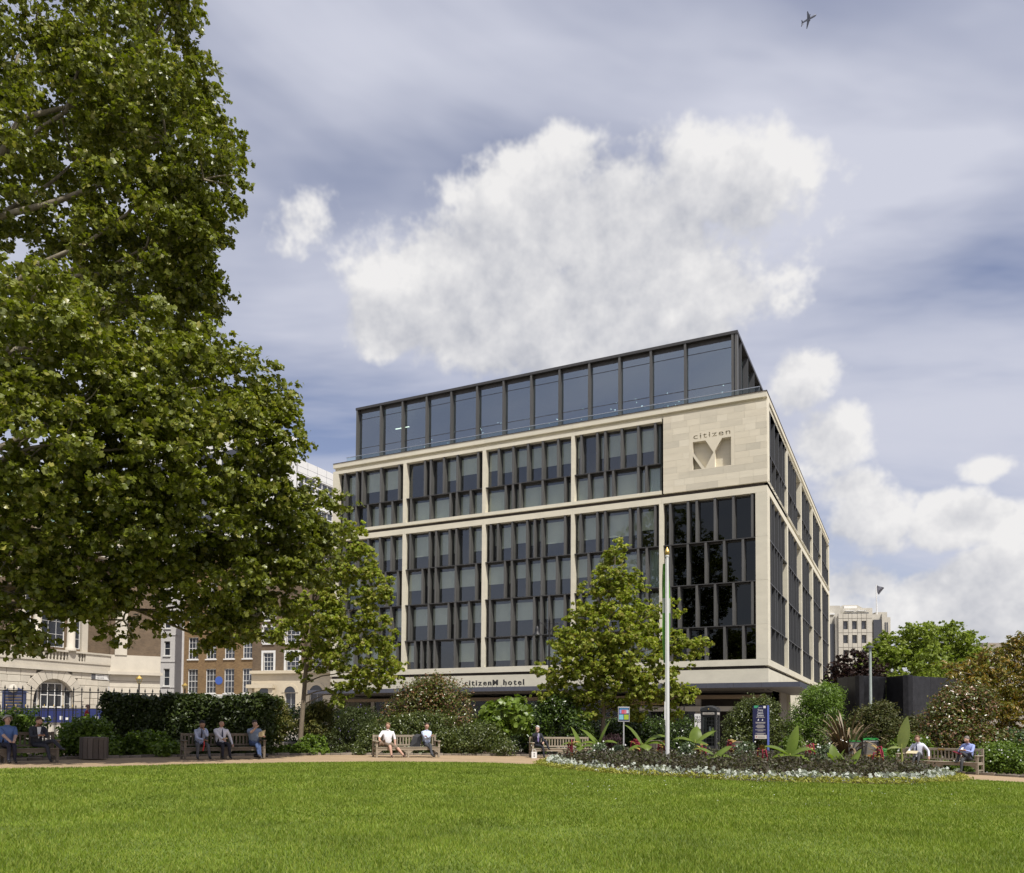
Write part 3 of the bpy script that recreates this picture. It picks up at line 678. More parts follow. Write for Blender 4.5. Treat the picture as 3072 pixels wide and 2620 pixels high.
# -- stone and brick corner building, far left
AP = (-44.4,70.); AD = np.array([.418,.908]); AD /= np.linalg.norm(AD)
def ax_(x): return on_plane(x,2030,AP,AD)[0]
def az_(x,y): return on_plane(x,y,AP,AD)[1]
t4 = frame_at('classical_corner_building', 'classical stone and brown brick building with a great arched window behind the railings', AP, AD)
aL, aR = ax_(-110), ax_(329); zl = az_(160,2012); zt = az_(160,1984); zb = az_(160,1948)
# rusticated blocks round the arch
acx = (ax_(100)+ax_(224))/2; ar = (ax_(224)-ax_(100))/2; azs = az_(160,2036)-ar
rr4 = random.Random(8); RHT = zl/10
for k in range(10):
    z0, z1 = k*RHT, (k+1)*RHT; x = aL-(k%2)*.7
    while x < aR:
        e = min(x+rr4.choice((1.3,1.5,1.2)), aR)
        for q0, q1 in ((max(x,aL),e),):
            # clip against the arch opening
            zm = z0; ro = ar+.75; 
            half = ro if z0 < azs else (math.sqrt(ro*ro-(z0-azs)**2) if z0-azs < ro else 0)
            segs = [(q0,q1)] if half == 0 else [(q0,min(q1,acx-half)),(max(q0,acx+half),q1)]
            for a, b in segs:
                if b-a > .12: MB().bbox(a+.012,b-.012,-.04,.3,z0+.015,z1-.015,b=.03).build('rusticated_stone', M['portland'], t4)
        x = e
nv = 13
for k in range(nv):
    a0, a1 = math.pi*k/nv+.008, math.pi*(k+1)/nv-.008
    MB().prism([(acx+q*math.cos(a),azs+q*math.sin(a)) for a,q in ((a0,ar),(a0,ar+.95),(a1,ar+.95),(a1,ar))], lambda a,b:(a,-.08,b), lambda a,b:(a,.4,b)).build('voussoir', M['portland'], t4)
for sgn in (-1,1):
    for k in range(6): 
        z0 = azs*k/6; boxpart('jamb_stone', M['portland'], t4, acx+sgn*(ar+.37)-.37, acx+sgn*(ar+.37)+.37,-.05,.4,z0+.01,z0+azs/6-.01)
boxpart('wall_core', M['portland'], t4, aL,acx-ar,.31,.6,-.5,zl); boxpart('wall_core', M['portland'], t4, acx+ar,aR,.31,.6,-.5,zl); boxpart('wall_core', M['portland'], t4, acx-ar,acx+ar,.31,.6,azs+ar*.99,zl)
wn = window(t4, acx-ar*.52,acx+ar*.52,.6,azs+ar*.80, nc=3,nr=4,y=.42,sill=False,bw=.07); window(t4, acx-ar+.1,acx-ar*.66,.6,azs+ar*.5,nc=1,nr=3,y=.42,sill=False); window(t4, acx+ar*.66,acx+ar-.1,.6,azs+ar*.5,nc=1,nr=3,y=.42,sill=False)
boxpart('arch_infill', M['portland'], t4, acx-ar,acx+ar,.56,.62,-.5,azs+ar)
for nm, z0, z1, y in (('string_course',zl,zl+.28,-.22),('frieze',zl+.283,zt-.003,-.02),('balustrade_base',zt,zt+.18,-.1),('balustrade_cap',zb-.16,zb,-.16)): boxpart(nm, M['portland'], t4, aL,aR,y,.35,z0,z1)
boxpart('balustrade_back', M['portland'], t4, aL,aR,.36,.7,zl,zb); bal = MB().lathe([(.07,0),(.07,.06),(.045,.1),(.10,.26),(.085,.36),(.045,.52),(.07,.58),(.07,.64)],10).mesh('baluster', M['portland'], True)
bops = [(73,100,3),(131,203,7),(231,255,3),(-60,20,7)]; prev = aL
kz = (zb-.16-zt-.18)/.64
for a, b, n in sorted(bops):
    xa, xb = ax_(a), ax_(b); boxpart('balustrade_pier', M['portland'], t4, prev,xa,-.06,.3,zt+.18,zb-.16); prev = xb
    for i in range(n): inst('baluster', bal, t4, (xa+(i+.5)*(xb-xa)/n,.1,zt+.18), None, (1,1,kz))
boxpart('balustrade_pier', M['portland'], t4, prev,aR,-.06,.3,zt+.18,zb-.16)
ops = [(ax_(73),ax_(94),zb+.25,zb+5),(ax_(123),ax_(195),zb+.25,zb+6.2),(ax_(223),ax_(243),zb+.25,zb+5),(ax_(-70),ax_(-30),zb+.25,zb+5)]
wall_open('brick_wall', M['brick2'], t4, aL,aR,zb+.003,20,ops,y0=.3)
for o, n in zip(ops,(1,3,1,2)): window(t4, *o, nc=n, nr=5, y=.36, sill=False, surround=.0)
for a in (109,211): MB().lathe([(.48,0),(.48,.25),(.36,.35),(.33,5.2),(.42,5.4),(.5,5.7)],16,(ax_(a),.05,zb)).build('column', M['portland'], t4, True)
for a, b in ((55,72),(244,262)): boxpart('pilaster', M['portland'], t4, ax_(a),ax_(b),.05,.299,zb,zb+6)
boxpart('entablature', M['portland'], t4, ax_(50),ax_(266),-.1,.299,zb+6.3,zb+7.4); boxpart('cornice', M['portland'], t4, aL,aR+.4,-.7,.29,17.5,18.2); boxpart('mansard_roof', M['copper'], t4, aL,aR,.7,8,20,23)
boxpart('corner_fill', M['brick2'], t4, aR+.001,aR+.5,.32,.9,zb,20)
# chamfered end
ch = math.radians(-38); ce = inst('end_bay', MB().box(0,4.6,0,.5,-.5,zb).mesh('end_bay', M['portland']), t4, (aR+.003,.0,0), (0,0,ch)); boxpart('brick_wall', M['brick2'], ce, 0,4.6,.1,.5,zb+.003,20); boxpart('cornice', M['portland'], ce, -.2,4.8,-.5,-.003,zl,zl+.3); boxpart('pilaster', M['portland'], ce, .4,1.5,-.1,.097,zb,20)
for k in range(10):
    if k: boxpart('joint', M['brick2'], ce, 0,4.6,-.003,.02,k*RHT-.02,k*RHT+.02)
# street name plate
np0, np1, nz0, nz1 = ax_(272), ax_(324), az_(298,2039), az_(298,2024)
pn = thing('street_nameplate', 'white street nameplate reading Trinity Square on the stone corner building', 'sign', (AP[0],AP[1],0), math.atan2(AD[1],AD[0]))
boxpart('plate', M['white'], pn, np0,np1,-.1,-.06,nz0,nz1); boxpart('crest_panel', M['slate'], pn, np0,np0+(np1-np0)*.24,-.105,-.1,nz0,nz1)
text_part('lettering','TRINITY',.2,M['ink'],pn,(np0+(np1-np0)*.3,-.107,nz0+.30),align='LEFT',width=.85*(np1-np0)*.5); text_part('lettering','SQUARE',.2,M['ink'],pn,(np0+(np1-np0)*.3,-.107,nz0+.08),align='LEFT',width=.85*(np1-np0)*.5)
# -- white tower far behind
DW = np.array([math.sin(YAW),math.cos(YAW)]); 
def tower(px, Y, L, zt_, label, base):
    P = at(px,1500,Y); t = frame_at('white_office_tower', label, (P[0],P[1]), DW)
    m = M['white']; ops = []
    nb = max(1,int(L//4.3)); zs = [zt_-4.6-4.4*i for i in range(int((zt_-4-base)/4.4))]
    for z in zs:
        for b in range(nb):
            x0 = .35+b*(L-.5)/nb; ops.append((x0,x0+(L-.9)/nb-.12,z-.9,z+2.4))
    wall_open('wall', m, t, 0,L,-.5,zt_,ops,th=.4)
    for o in ops: 
        w = window(t, *o, nc=3, nr=3, y=.2, gm=M['greypane'], sill=False, fw=.12, bw=.16)
    boxpart('side_wall', m, t, 0.001,.4,.401,26,-.5,zt_-.002); boxpart('roof', M['slate'], t, .5,L-.05,.5,26,zt_-.5,zt_-.1)
    for z in zs:
        for k in range(5): boxpart('window', M['greypane'], t, -.02,-.001,1.2+k*4.9,4.6+k*4.9,z-.9,z+2.4)
    for z in (zt_-1.1,zt_-2.0): boxpart('panel_joint', M['slate'], t, .0,L,-.006,.01,z,z+.04)
    for k in range(1,4): boxpart('panel_joint', M['slate'], t, L*k/4,L*k/4+.04,-.006,.01,zt_-2,zt_)
    return t
tower(892,120,8.9,41.3,'white tower with gridded windows, the block nearest the hotel',18)
tower(812,113,5.2,43.5,'white tower block with gridded windows, partly behind the big plane tree',18)
# -- stepped beige office, right
OP = (float(at(2470,1900,140)[0]),140.); OD = np.array([1.,-.12]); OD /= np.linalg.norm(OD)
def ox(x): return on_plane(x,1900,OP,OD)[0]
def oz(y): return on_plane(2580,y,OP,OD)[1]
M['precast'] = mat('precast_panel', (.50,.47,.40), .85, .12, .5, 8, .1, objvar=.08)
t5 = frame_at('stepped_office', 'beige panelled office stepping back to a roof terrace with a flag', OP, OD)
ops = [(ox(a),ox(b),oz(y1),oz(y0)) for a,b in ((2530,2544),(2557,2571),(2585,2599)) for y0,y1 in ((1863,1888),(1905,1930),(1950,1974),(1994,2018))]
wall_open('wall', M['precast'], t5, ox(2516),ox(2616),-.5,oz(1841),ops,th=.6)
for o in ops: window(t5, *o, nc=1, nr=1, y=.35, fm=M['slate'], gm=M['greypane'], sill=False)
M['joint'] = plain('panel_joint', (.16,.145,.12), .9)
for y in (1856,1899,1943,1987): boxpart('panel_joint', M['joint'], t5, ox(2516),ox(2616),-.012,.01,oz(y),oz(y)+.07)
for x in (2529,2545,2556,2572,2584,2600): boxpart('panel_joint', M['joint'], t5, ox(x),ox(x)+.06,-.011,.012,-.5,oz(1841))
boxpart('glazed_stair', M['greypane'], t5, ox(2488),ox(2510),1.0,1.5,-.5,oz(1870)); boxpart('side_block', M['precast'], t5, ox(2470),ox(2515.5),1.6,12,-.5,oz(1848)); boxpart('return_pier', M['precast'], t5, ox(2509),ox(2515.8),.4,1.5,-.5,oz(1848))
boxpart('corner_block', M['precast'], t5, ox(2616.5),ox(2657),1.2,12,-.5,oz(1841)); boxpart('corner_glazing', M['greypane'], t5, ox(2626),ox(2650),.9,1.19,-.5,oz(1858)); boxpart('corner_pier', M['precast'], t5, ox(2651),ox(2657),.8,1.19,-.5,oz(1841))
boxpart('right_block', M['precast'], t5, ox(2657.5),ox(2690),3,16,-.5,oz(1846)); boxpart('right_tower', M['precast'], t5, ox(2668),ox(2704),7,20,-.5,oz(1821))
for x in (2666,2672,2678): boxpart('window', M['greypane'], t5, ox(x),ox(x)+.22,2.96,2.999,oz(1895),oz(1862))
for x in (2696,2701): boxpart('window', M['greypane'], t5, ox(x),ox(x)+.25,6.96,6.999,oz(1870),oz(1842))
boxpart('terrace_storey', M['precast'], t5, ox(2540),ox(2652),6,14,oz(1841),oz(1810)); boxpart('terrace_glazing', M['greypane'], t5, ox(2566),ox(2640),5.9,5.999,oz(1838),oz(1824)); boxpart('awning', M['white'], t5, ox(2562),ox(2590),4.9,5.89,oz(1822),oz(1820)); boxpart('awning', M['white'], t5, ox(2600),ox(2628),4.9,5.89,oz(1822),oz(1820))
mb = MB(); P = [(ox(2553),oz(1810)),(ox(2570),oz(1795)),(ox(2615),oz(1795)),(ox(2645),oz(1812))]; mb.prism(P, lambda a,b:(a,8,b), lambda a,b:(a,16,b)); mb.build('roof_storey', M['precast'], t5); boxpart('plant_screen', M['white'], t5, ox(2571),ox(2612),7.6,7.99,oz(1806),oz(1799))
boxpart('left_storey', M['precast'], t5, ox(2470),ox(2546),5,13,oz(1848),oz(1804)); boxpart('left_terrace', M['white'], t5, ox(2480),ox(2526),4.4,4.99,oz(1833),oz(1829))
MB().tube([(ox(2649),3,oz(1845)),(ox(2647),3,oz(1746))],[.12,.06],8).build('flag_pole', M['white'], t5)
fl = MB(); w0 = ox(2648); vs = []
for i in range(7):
    for j in range(5):
        u = i/6; vs.append((w0+.12+u*(.3+.9*(1-j/4))*1.0, 3+.15*math.sin(u*6+j), oz(1748)-j*.34*1.05-u*.5*(1-j/8)))
fl.add(vs, [(i*5+j,i*5+5+j,i*5+6+j,i*5+j+1) for i in range(6) for j in range(4)]); fo = fl.build('flag', plain('flag_grey',(.12,.12,.14),.8), t5)
# -- low far building, right edge
LP = (float(at(2950,1940,150)[0]),150.); LD = np.array([1.,0.])
t6 = frame_at('far_office_block', 'low beige office block just above the magnolia at the right edge', LP, LD)
lz = lambda y: on_plane(3000,y,LP,LD)[1]; lx = lambda x: on_plane(x,1940,LP,LD)[0]
ops = [(lx(a),lx(a+16),lz(1966),lz(1954)) for a in (2980,3008,3036,3064)]
wall_open('wall', M['shopwall'], t6, 0,lx(3110),-.5,lz(1929),ops); [window(t6,*o,nc=1,nr=1,y=.2,fm=M['slate'],sill=False) for o in ops]; boxpart('roof', M['slate'], t6, .2,lx(3105),.4,10,lz(1929)-.2,lz(1929)-.05); boxpart('side_wall', M['shopwall'], t6, 0.01,.3,.351,10,-.5,lz(1929)-.002); boxpart('roof_plant', M['white'], t6, lx(3016),lx(3048),2,4,lz(1929),lz(1925))
# -- black granite wall
M['granite'] = mat('black_granite', (.016,.016,.018), .45, .5, 2.5, 12, .25, spec=.3, objvar=.3)
gw = thing('granite_wall', 'tall polished black granite wall of folded panels beyond the shrubs', 'wall', (0,0,0))
pts = [at(2512,2060,60)[:2], at(2578,2060,57)[:2], at(2658,2060,58.5)[:2], at(2725,2060,56)[:2], at(2738,2060,57)[:2], at(2895,2060,60)[:2]]
ztop = float(at(2700,2028,57)[2])
for a, b in zip(pts[:-1], pts[1:]):
    a = np.array(a); b = np.array(b); n = max(1,int(round(np.linalg.norm(b-a)/1.9)))
    for k in range(n):
        p, q = a+(b-a)*k/n, a+(b-a)*(k+1)/n; L = float(np.linalg.norm(q-p))
        inst('granite_slab', MB().bbox(.006,L-.006,0,.35,-.8,ztop-(.0 if k else .0),b=.01).mesh('granite_slab', M['granite']), gw, (p[0],p[1],0), (0,0,math.atan2(q[1]-p[1],q[0]-p[0])))
# -- raised walk, hoarding, notice board and railings left
struct('raised_walk', MB().box(-60,-11,37.2,69,-.05,.45), M['paving'])
bn = thing('hoarding_banner', 'long dark blue printed banner along the low wall behind the railings', 'banner', (0,0,0))
p0 = at(30,2140,57); p1 = at(352,2150,57)
boxpart('low_wall', M['portland'], bn, p0[0],p1[0],57.05,57.4,.3,float(at(200,2166,57)[2])); boxpart('banner_sheet', mat('banner_blue',(.022,.032,.13),.6,.1), bn, p0[0],p1[0],56.95,57.0,float(at(200,2166,57)[2])-.05,float(at(200,2127,57)[2]))
for i in range(16):
    x = p0[0]+.6+i*.42; boxpart('banner_picture', M['white' if i%3 else 'greypane'], bn, x,x+.2,56.94,56.947,float(at(200,2160,57)[2]),float(at(200,2153,57)[2])+(i%2)*.1)
nb = thing('notice_board', 'navy notice board with a pediment and gilt crest behind the railings', 'notice board', (0,0,0))
q0, q1, qz0, qz1 = at(6,2100,55)[0], at(76,2100,55)[0], float(at(40,2150,55)[2]), float(at(40,2078,55)[2])
boxpart('board', M['navy'], nb, q0,q1,55,55.12,qz0,qz1); MB().prism([(q0-.15,qz1),(q1+.15,qz1),((q0+q1)/2,qz1+.45)], lambda a,b:(a,54.95,b), lambda a,b:(a,55.15,b)).build('pediment', M['navy'], nb)
MB().lathe([(.02,0),(.28,.1),(.3,.3),(.2,.5),(.02,.56)],10,((q0+q1)/2,54.9,qz1)).build('crest', M['portland'], nb)
for k in range(6): boxpart('gilt_line', M['gold'], nb, q0+.25,q1-.25,54.98,54.998,qz1-.25-k*.2,qz1-.22-k*.2)
for x in (q0+.1,q1-.2): boxpart('post', M['navy'], nb, x,x+.1,55.02,55.1,.3,qz0)
def railing(name, label, A, B, zb_, zt_, sp, rad, finial=None, post=None, spear=.0):
    r = thing(name, label, 'railing', (A[0],A[1],0), math.atan2(B[1]-A[1],B[0]-A[0])); L = math.hypot(B[0]-A[0],B[1]-A[1]); n = int(L/sp)
    bar = MB().tube([(0,0,zb_),(0,0,zt_-.12)],rad,6).tube([(0,0,zt_-.12),(0,0,zt_-.09),(0,0,zt_+spear)],[rad*1.9,rad*1.9,.002],6).mesh('bar', M['black'])
    fm_ = MB().lathe([(.01,0),(.03,.04),(.015,.08),(.035,.11),(.005,.18)],6,(0,0,zt_)).mesh('finial', M['gold']) if finial else None
    for i in range(n+1):
        inst('bar', bar, r, (i*sp,0,0))
        if fm_: inst('finial', fm_, r, (i*sp,0,0))
    for z in (zb_+.15, zt_-.22): boxpart('rail', M['black'], r, 0,L,-.02,.02,z,z+.045)
    return r
A, B = at(-40,2100,36), at(520,2100,40)
railing('iron_railing','tall black iron railing with spear tops behind the left shrubs', A, B, .1, float(at(150,2058,36)[2]), .34, .022, spear=.06)
A, B = at(-40,2100,47), at(400,2100,47)
railing('iron_railing','lower black iron railing with pointed bars before the blue banner', A, B, .3, float(at(200,2116,47)[2]), .40, .024, spear=.05)
A, B = at(20,2100,53), at(235,2100,53)
railing('iron_railing','railing with gilt finials below the arched window', A, B, .36, float(at(150,2122,53)[2]), .62, .015, finial=True)
A, B = at(1560,2150,44.5), at(2092,2150,44.5)
railing('iron_railing','dark railing under the middle tree, left of the telephone kiosk', A, B, -.3, float(at(1900,2146,44.5)[2]), .16, .012)
A, B = at(2375,2180,45), at(2500,2180,46)
railing('iron_railing','short dark railing between the round shrub and the feathery shrub', A, B, -.4, float(at(2430,2145,45)[2]), .28, .016)
# open gate leaf beside the kiosk
gt = thing('iron_gate', 'open black iron gate leaf with a scrolled top beside the telephone kiosk', 'gate', (0,0,0))
g0, g1 = at(2029,2150,45)[0], at(2053,2150,45)[0]; gzt = float(at(2040,2142,45)[2])
for k in range(7): x = g0+(g1-g0)*k/6; MB().tube([(x,45,-.3),(x,45,gzt+(0 if 0<k<6 else .5))],.014 if 0<k<6 else .025,6).build('bar', M['black'], gt)
boxpart('rail', M['black'], gt, g0,g1,44.98,45.02,gzt-.03,gzt+.02); boxpart('rail', M['black'], gt, g0,g1,44.98,45.02,.0,.05)
gc = ((g0+g1)/2,gzt+.42); MB().tube([(gc[0]+.2*math.cos(a),45,gc[1]+.34*math.sin(a)) for a in [math.pi+math.pi*k/10 for k in range(11)]],.014,6).build('scroll', M['black'], gt)
# ------------------------------------------------------------------ foliage
PLANE = (np.array([(0,0,0),(.48,.2,.07),(.24,.44,0),(.43,.72,.06),(0,1,-.08),(-.43,.72,.06),(-.24,.44,0),(-.48,.2,.07)]), np.array([(0,1,2),(0,2,3),(0,3,4),(0,4,5),(0,5,6),(0,6,7)]))
KITE = (np.array([(0,0,0),(.3,.5,.06),(0,1,-.04),(-.3,.5,.06)]), np.array([(0,1,2),(0,2,3)]))
LANCE = (np.array([(0,0,0),(.16,.45,.04),(0,1,-.08),(-.16,.45,.04)]), np.array([(0,1,2),(0,2,3)]))
STRAP = (np.array([(-.03,0,0),(.03,0,0),(.04,.5,.12),(-.04,.5,.12),(0,1,-.05)]), np.array([(0,1,2),(0,2,3),(3,2,4)]))
def leaf_arrays(C, size, tmpl, out=None, droop=.25, rng=RNG, flat=.5):
    n = len(C); T, F = tmpl
    nrm = rng.normal(0,1,(n,3)); nrm[:,2] += flat*1.6
    if out is not None: nrm += out*1.1
    nrm /= np.linalg.norm(nrm,axis=1,keepdims=True)
    d = rng.normal(0,1,(n,3)); d[:,2] -= droop*2
    if out is not None: d += out*.8
    d -= nrm*(d*nrm).sum(1,keepdims=True); d /= np.linalg.norm(d,axis=1,keepdims=True)
    s = np.cross(d,nrm); sz = size*rng.uniform(.65,1.3,n)
    V = C[:,None,:]+sz[:,None,None]*(T[None,:,0:1]*s[:,None,:]+(T[None,:,1:2]-.3)*d[:,None,:]+T[None,:,2:3]*nrm[:,None,:])
    return V.reshape(-1,3), (F[None]+(np.arange(n)*len(T))[:,None,None]).reshape(-1,3)
def lobe_points(lobes, dens, clump=.34, per=26, rng=RNG, inner=.5):
    P = []; O = []
    for (c, R, w) in lobes:
        R = np.array(R if hasattr(R,'__len__') else (R,R,R)); k = max(3,int(dens*w*4*np.pi*(R[0]*R[1]+R[1]*R[2]+R[0]*R[2])/3/per))
        d = rng.normal(0,1,(k,3)); d /= np.linalg.norm(d,axis=1,keepdims=True)
        bump = 1+.16*np.sin(d[:,0]*5+c[0])*np.sin(d[:,1]*4+c[1])+.12*np.sin(d[:,2]*7+c[2]*3+d[:,0]*3)
        r = (inner+(1-inner)*np.sqrt(rng.uniform(0,1,k)))*bump
        cc = np.array(c)+d*R*r[:,None]
        m = per
        q = np.repeat(cc,m,0)+rng.normal(0,1,(k*m,3))*np.array([clump,clump,clump*.6])*min(1,float(R.mean()))
        P.append(q); O.append(np.repeat(d,m,0))
    return np.concatenate(P), np.concatenate(O)
def ragged(lobes, k=9.0, rmin=.30, rmax=.62, seed=2, inner=.5):
    rs = np.random.default_rng(seed); out = []
    for c, R, w in lobes:
        n = max(5,int(k*R*R*w))
        d = rs.normal(0,1,(n,3)); d /= np.linalg.norm(d,axis=1,keepdims=True); r = inner+(1.06-inner)*np.sqrt(rs.uniform(0,1,n))
        for q, rad in zip(np.array(c)+d*(R*r)[:,None], rs.uniform(rmin,rmax,n)): out.append((tuple(q),(rad,rad,rad*.62),1))
    return out
def crown(name, parent, lobes, dens, leaf, tmpl, m, clump=.34, per=26, droop=.25, zmin=None, inner=.5, flat=.5):
    C, O = lobe_points(lobes, dens, clump, per, inner=inner)
    if zmin is not None: k = C[:,2] > zmin; C, O = C[k], O[k]
    V, F = leaf_arrays(C, leaf, tmpl, O, droop, flat=flat)
    return inst(name, tri_mesh(name, V, F, m), parent)
M['bark'] = mat('plane_bark', (.17,.14,.10), .9, .3, 4, 25, .6, c2=(.26,.23,.16)); M['bark2'] = mat('young_bark', (.20,.16,.11), .9, .2, 5, 30, .4, stretch=(1,1,.3)); M['twig'] = mat('twig', (.06,.045,.03), .9, .2)
def limb(name, parent, a, b, r0, r1, rng, n=6, sag=.15, m=None):
    a, b = Vector(a), Vector(b); pts = []; L = (b-a).length
    j = [Vector((rng.uniform(-1,1),rng.uniform(-1,1),rng.uniform(-1,1)))*L*.04 for _ in range(n)]
    for i in range(n): t = i/(n-1); pts.append(a.lerp(b,t)+Vector((0,0,math.sin(t*math.pi)*L*sag))+(j[i] if 0 < i < n-1 else Vector((0,0,0))))
    return MB().tube(pts,[r0+(r1-r0)*i/(n-1) for i in range(n)],7).build(name, m or M['bark'], parent, True)
PL = lambda px, py, Y, R, w=1: (tuple(at(px,py,Y)), R, w)
# -- the great plane tree
M['planeleaf'] = leafmat('plane_leaf', [(.105,.122,.009),(.135,.16,.012),(.17,.20,.016),(.23,.255,.035),(.12,.14,.010),(.33,.31,.075)], .33, .38, .5, .45)
pt = thing('plane_tree', 'huge leafy plane tree filling the left side of the view', 'tree', (-19.5,24,.2))
lob = [PL(100,120,27,4.2,.8),PL(390,170,25.5,2.5),PL(500,40,25,1.0),PL(230,480,26.5,3.9,.7),PL(500,420,25,2.25),PL(610,540,24.5,1.35),PL(440,740,25,2.2),PL(575,690,24.5,1.15),PL(110,830,27.5,3.4,.6),PL(430,930,26,2.2),PL(560,860,25.3,1.0),
 PL(110,1080,21,2.2),PL(330,1110,22,2.0),PL(560,1170,24,1.9),PL(730,1190,25,1.5),PL(840,1300,25,.95),PL(640,1350,24,1.9),PL(430,1340,22,2.1),PL(170,1330,21,2.3),PL(300,1590,23,2.3),PL(560,1590,24,2.1),PL(70,1600,22,2.3),PL(760,1540,26,1.6),PL(890,1580,27,1.1),
 PL(690,1730,26,1.5),PL(470,1760,25,1.35,.8),PL(260,1780,23,1.15,.7),PL(80,1810,22,1.0,.6),PL(820,1740,27,1.3),PL(860,1640,27,1.3),PL(950,1560,28,1.0),PL(770,1850,26.5,1.0,.8),PL(690,1900,26,.7,.8),PL(960,1680,28.5,.9),PL(800,1450,26,1.1),PL(610,1870,26,.85,.7),PL(370,1860,24,.75,.6),PL(40,1920,22,.55,.5),PL(-180,700,25,5,.25),PL(-250,1300,23,4.5,.25),PL(-100,1650,22,2.2,.5),PL(-500,300,26,6,.12)]
lob = [((c[0],c[1],c[2]),R,w) for c,R,w in lob]
rt = random.Random(4)
crown('crown', pt, ragged([((c[0]+19.5,c[1]-24,c[2]-.2),R,w) for c,R,w in lob], 17, .32, .64), 38, .150, PLANE, M['planeleaf'], .17, 9, .45, inner=.2)
MB().tube([(0,0,-.3),(0,0,.4),(.1,.1,3),(.3,0,7),(.2,.3,13),(0,.2,20)],[.95,.75,.62,.52,.36,.12],12).build('trunk', M['bark'], pt, True)
for i, (c,R,w) in enumerate(lob[:39]):
    zb0 = min(14, max(3.2, (c[2]-.2)*.62)); a = (.2,.1,zb0); b = (c[0]+19.5,c[1]-24,c[2]-.2)
    limb('limb', pt, a, b, .17 if R > 1.5 else .11, .025, rt, 8, .10)
    for k in range(3):
        d = Vector((rt.uniform(-1,1),rt.uniform(-1,1),rt.uniform(-.6,.8))).normalized()*R*.85; limb('branch', pt, b, Vector(b)+d, .035, .008, rt, 5, .05)
# -- young trees
M['youngleaf'] = leafmat('young_leaf', [(.20,.25,.028),(.26,.32,.036),(.33,.38,.06),(.46,.48,.13),(.32,.27,.07),(.21,.28,.032)], .48, .45, .3, .8)
def young_tree(label, px, Y, lobes, h, dens, leaf, m, lean=0, tr=.12, name='young_plane_tree', tmpl=None, tm=None, nb=3, clump=.26, rk=52, rs_=(.22,.42)):
    P = at(px,2180,Y); z0 = float(gz(P[0])); t = thing(name, label, 'tree', (P[0],P[1],z0))
    L = [((c[0]-P[0],c[1]-P[1],c[2]-z0),R,w) for c,R,w in lobes]
    crown('crown', t, ragged(L, rk, rs_[0], rs_[1], int(px)), dens, leaf, tmpl or PLANE, m, .15, 9, .35, inner=.2)
    MB().tube([(0,0,-.2),(.02,0,.3),(lean*.3,.03,h*.35),(lean*.7,-.02,h*.65),(lean,0,h*.93)],[tr*1.35,tr,tr*.85,tr*.55,.015],10).build('trunk', tm or M['bark2'], t, True)
    for c,R,w in L:
        zb0 = max(h*.18, min(h*.85, c[2]*.8)); limb('limb', t, (lean*zb0/h,0,zb0), c, tr*.3, .012, rt, 6, .05, tm or M['bark2'])
        for k in range(nb): d = Vector((rt.uniform(-1,1),rt.uniform(-1,1),rt.uniform(-.5,1))).normalized()*R*.9; limb('branch', t, c, Vector(c)+d, .014, .004, rt, 4, .04, tm or M['twig'])
    return t
Y1 = 38.
young_tree('slim young plane tree with a pale trunk rising left of the hotel front', 900, Y1, [PL(1040,1600,Y1,.8,.7),PL(1080,1680,Y1,.9,.8),PL(990,1720,Y1,1.1),PL(1130,1760,Y1,.75,.8),PL(1060,1830,Y1,1.1,.8),PL(950,1850,Y1-.5,1.2),PL(1140,1900,Y1,.85,.8),PL(1040,1960,Y1,1.15,.8),PL(1150,2000,Y1,.85,.8),PL(930,1980,Y1,.9,.6),PL(1100,2050,Y1+.6,.8,.7),PL(1020,2080,Y1,.6,.6),PL(870,1900,Y1,.9,.7)], 10.3, 52, .15, M['youngleaf'], .7, .115)
Y2 = 40.
young_tree('young plane tree with a cone shaped crown in front of the hotel entrance', 1805, Y2, [PL(1850,1655,Y2,.55,.9),PL(1830,1720,Y2,.75),PL(1900,1760,Y2,.7,.8),PL(1770,1760,Y2,.55,.7),PL(1840,1810,Y2,1.0),PL(1740,1850,Y2,.75,.8),PL(1930,1850,Y2,.9,.9),PL(2010,1830,Y2,.5,.6),PL(1840,1890,Y2-.6,1.2),PL(1700,1920,Y2,.8),PL(1990,1920,Y2,.8,.9),PL(1760,1970,Y2-.5,1.2),PL(1900,1980,Y2-.6,1.3),PL(2060,1960,Y2,.7,.9),PL(2110,1935,Y2,.35,.6),PL(1660,2010,Y2,.75,.8),PL(1740,2050,Y2,1.1),PL(1860,2060,Y2-.4,1.2),PL(1980,2050,Y2,1.0,.9),PL(2040,2090,Y2,.6,.7),PL(1640,2080,Y2,.6,.7),PL(1750,2120,Y2,.8,.7),PL(1920,2110,Y2,.8,.7),PL(2030,2130,Y2+.5,.5,.6)], 9.2, 52, .15, M['youngleaf'], .4, .12)
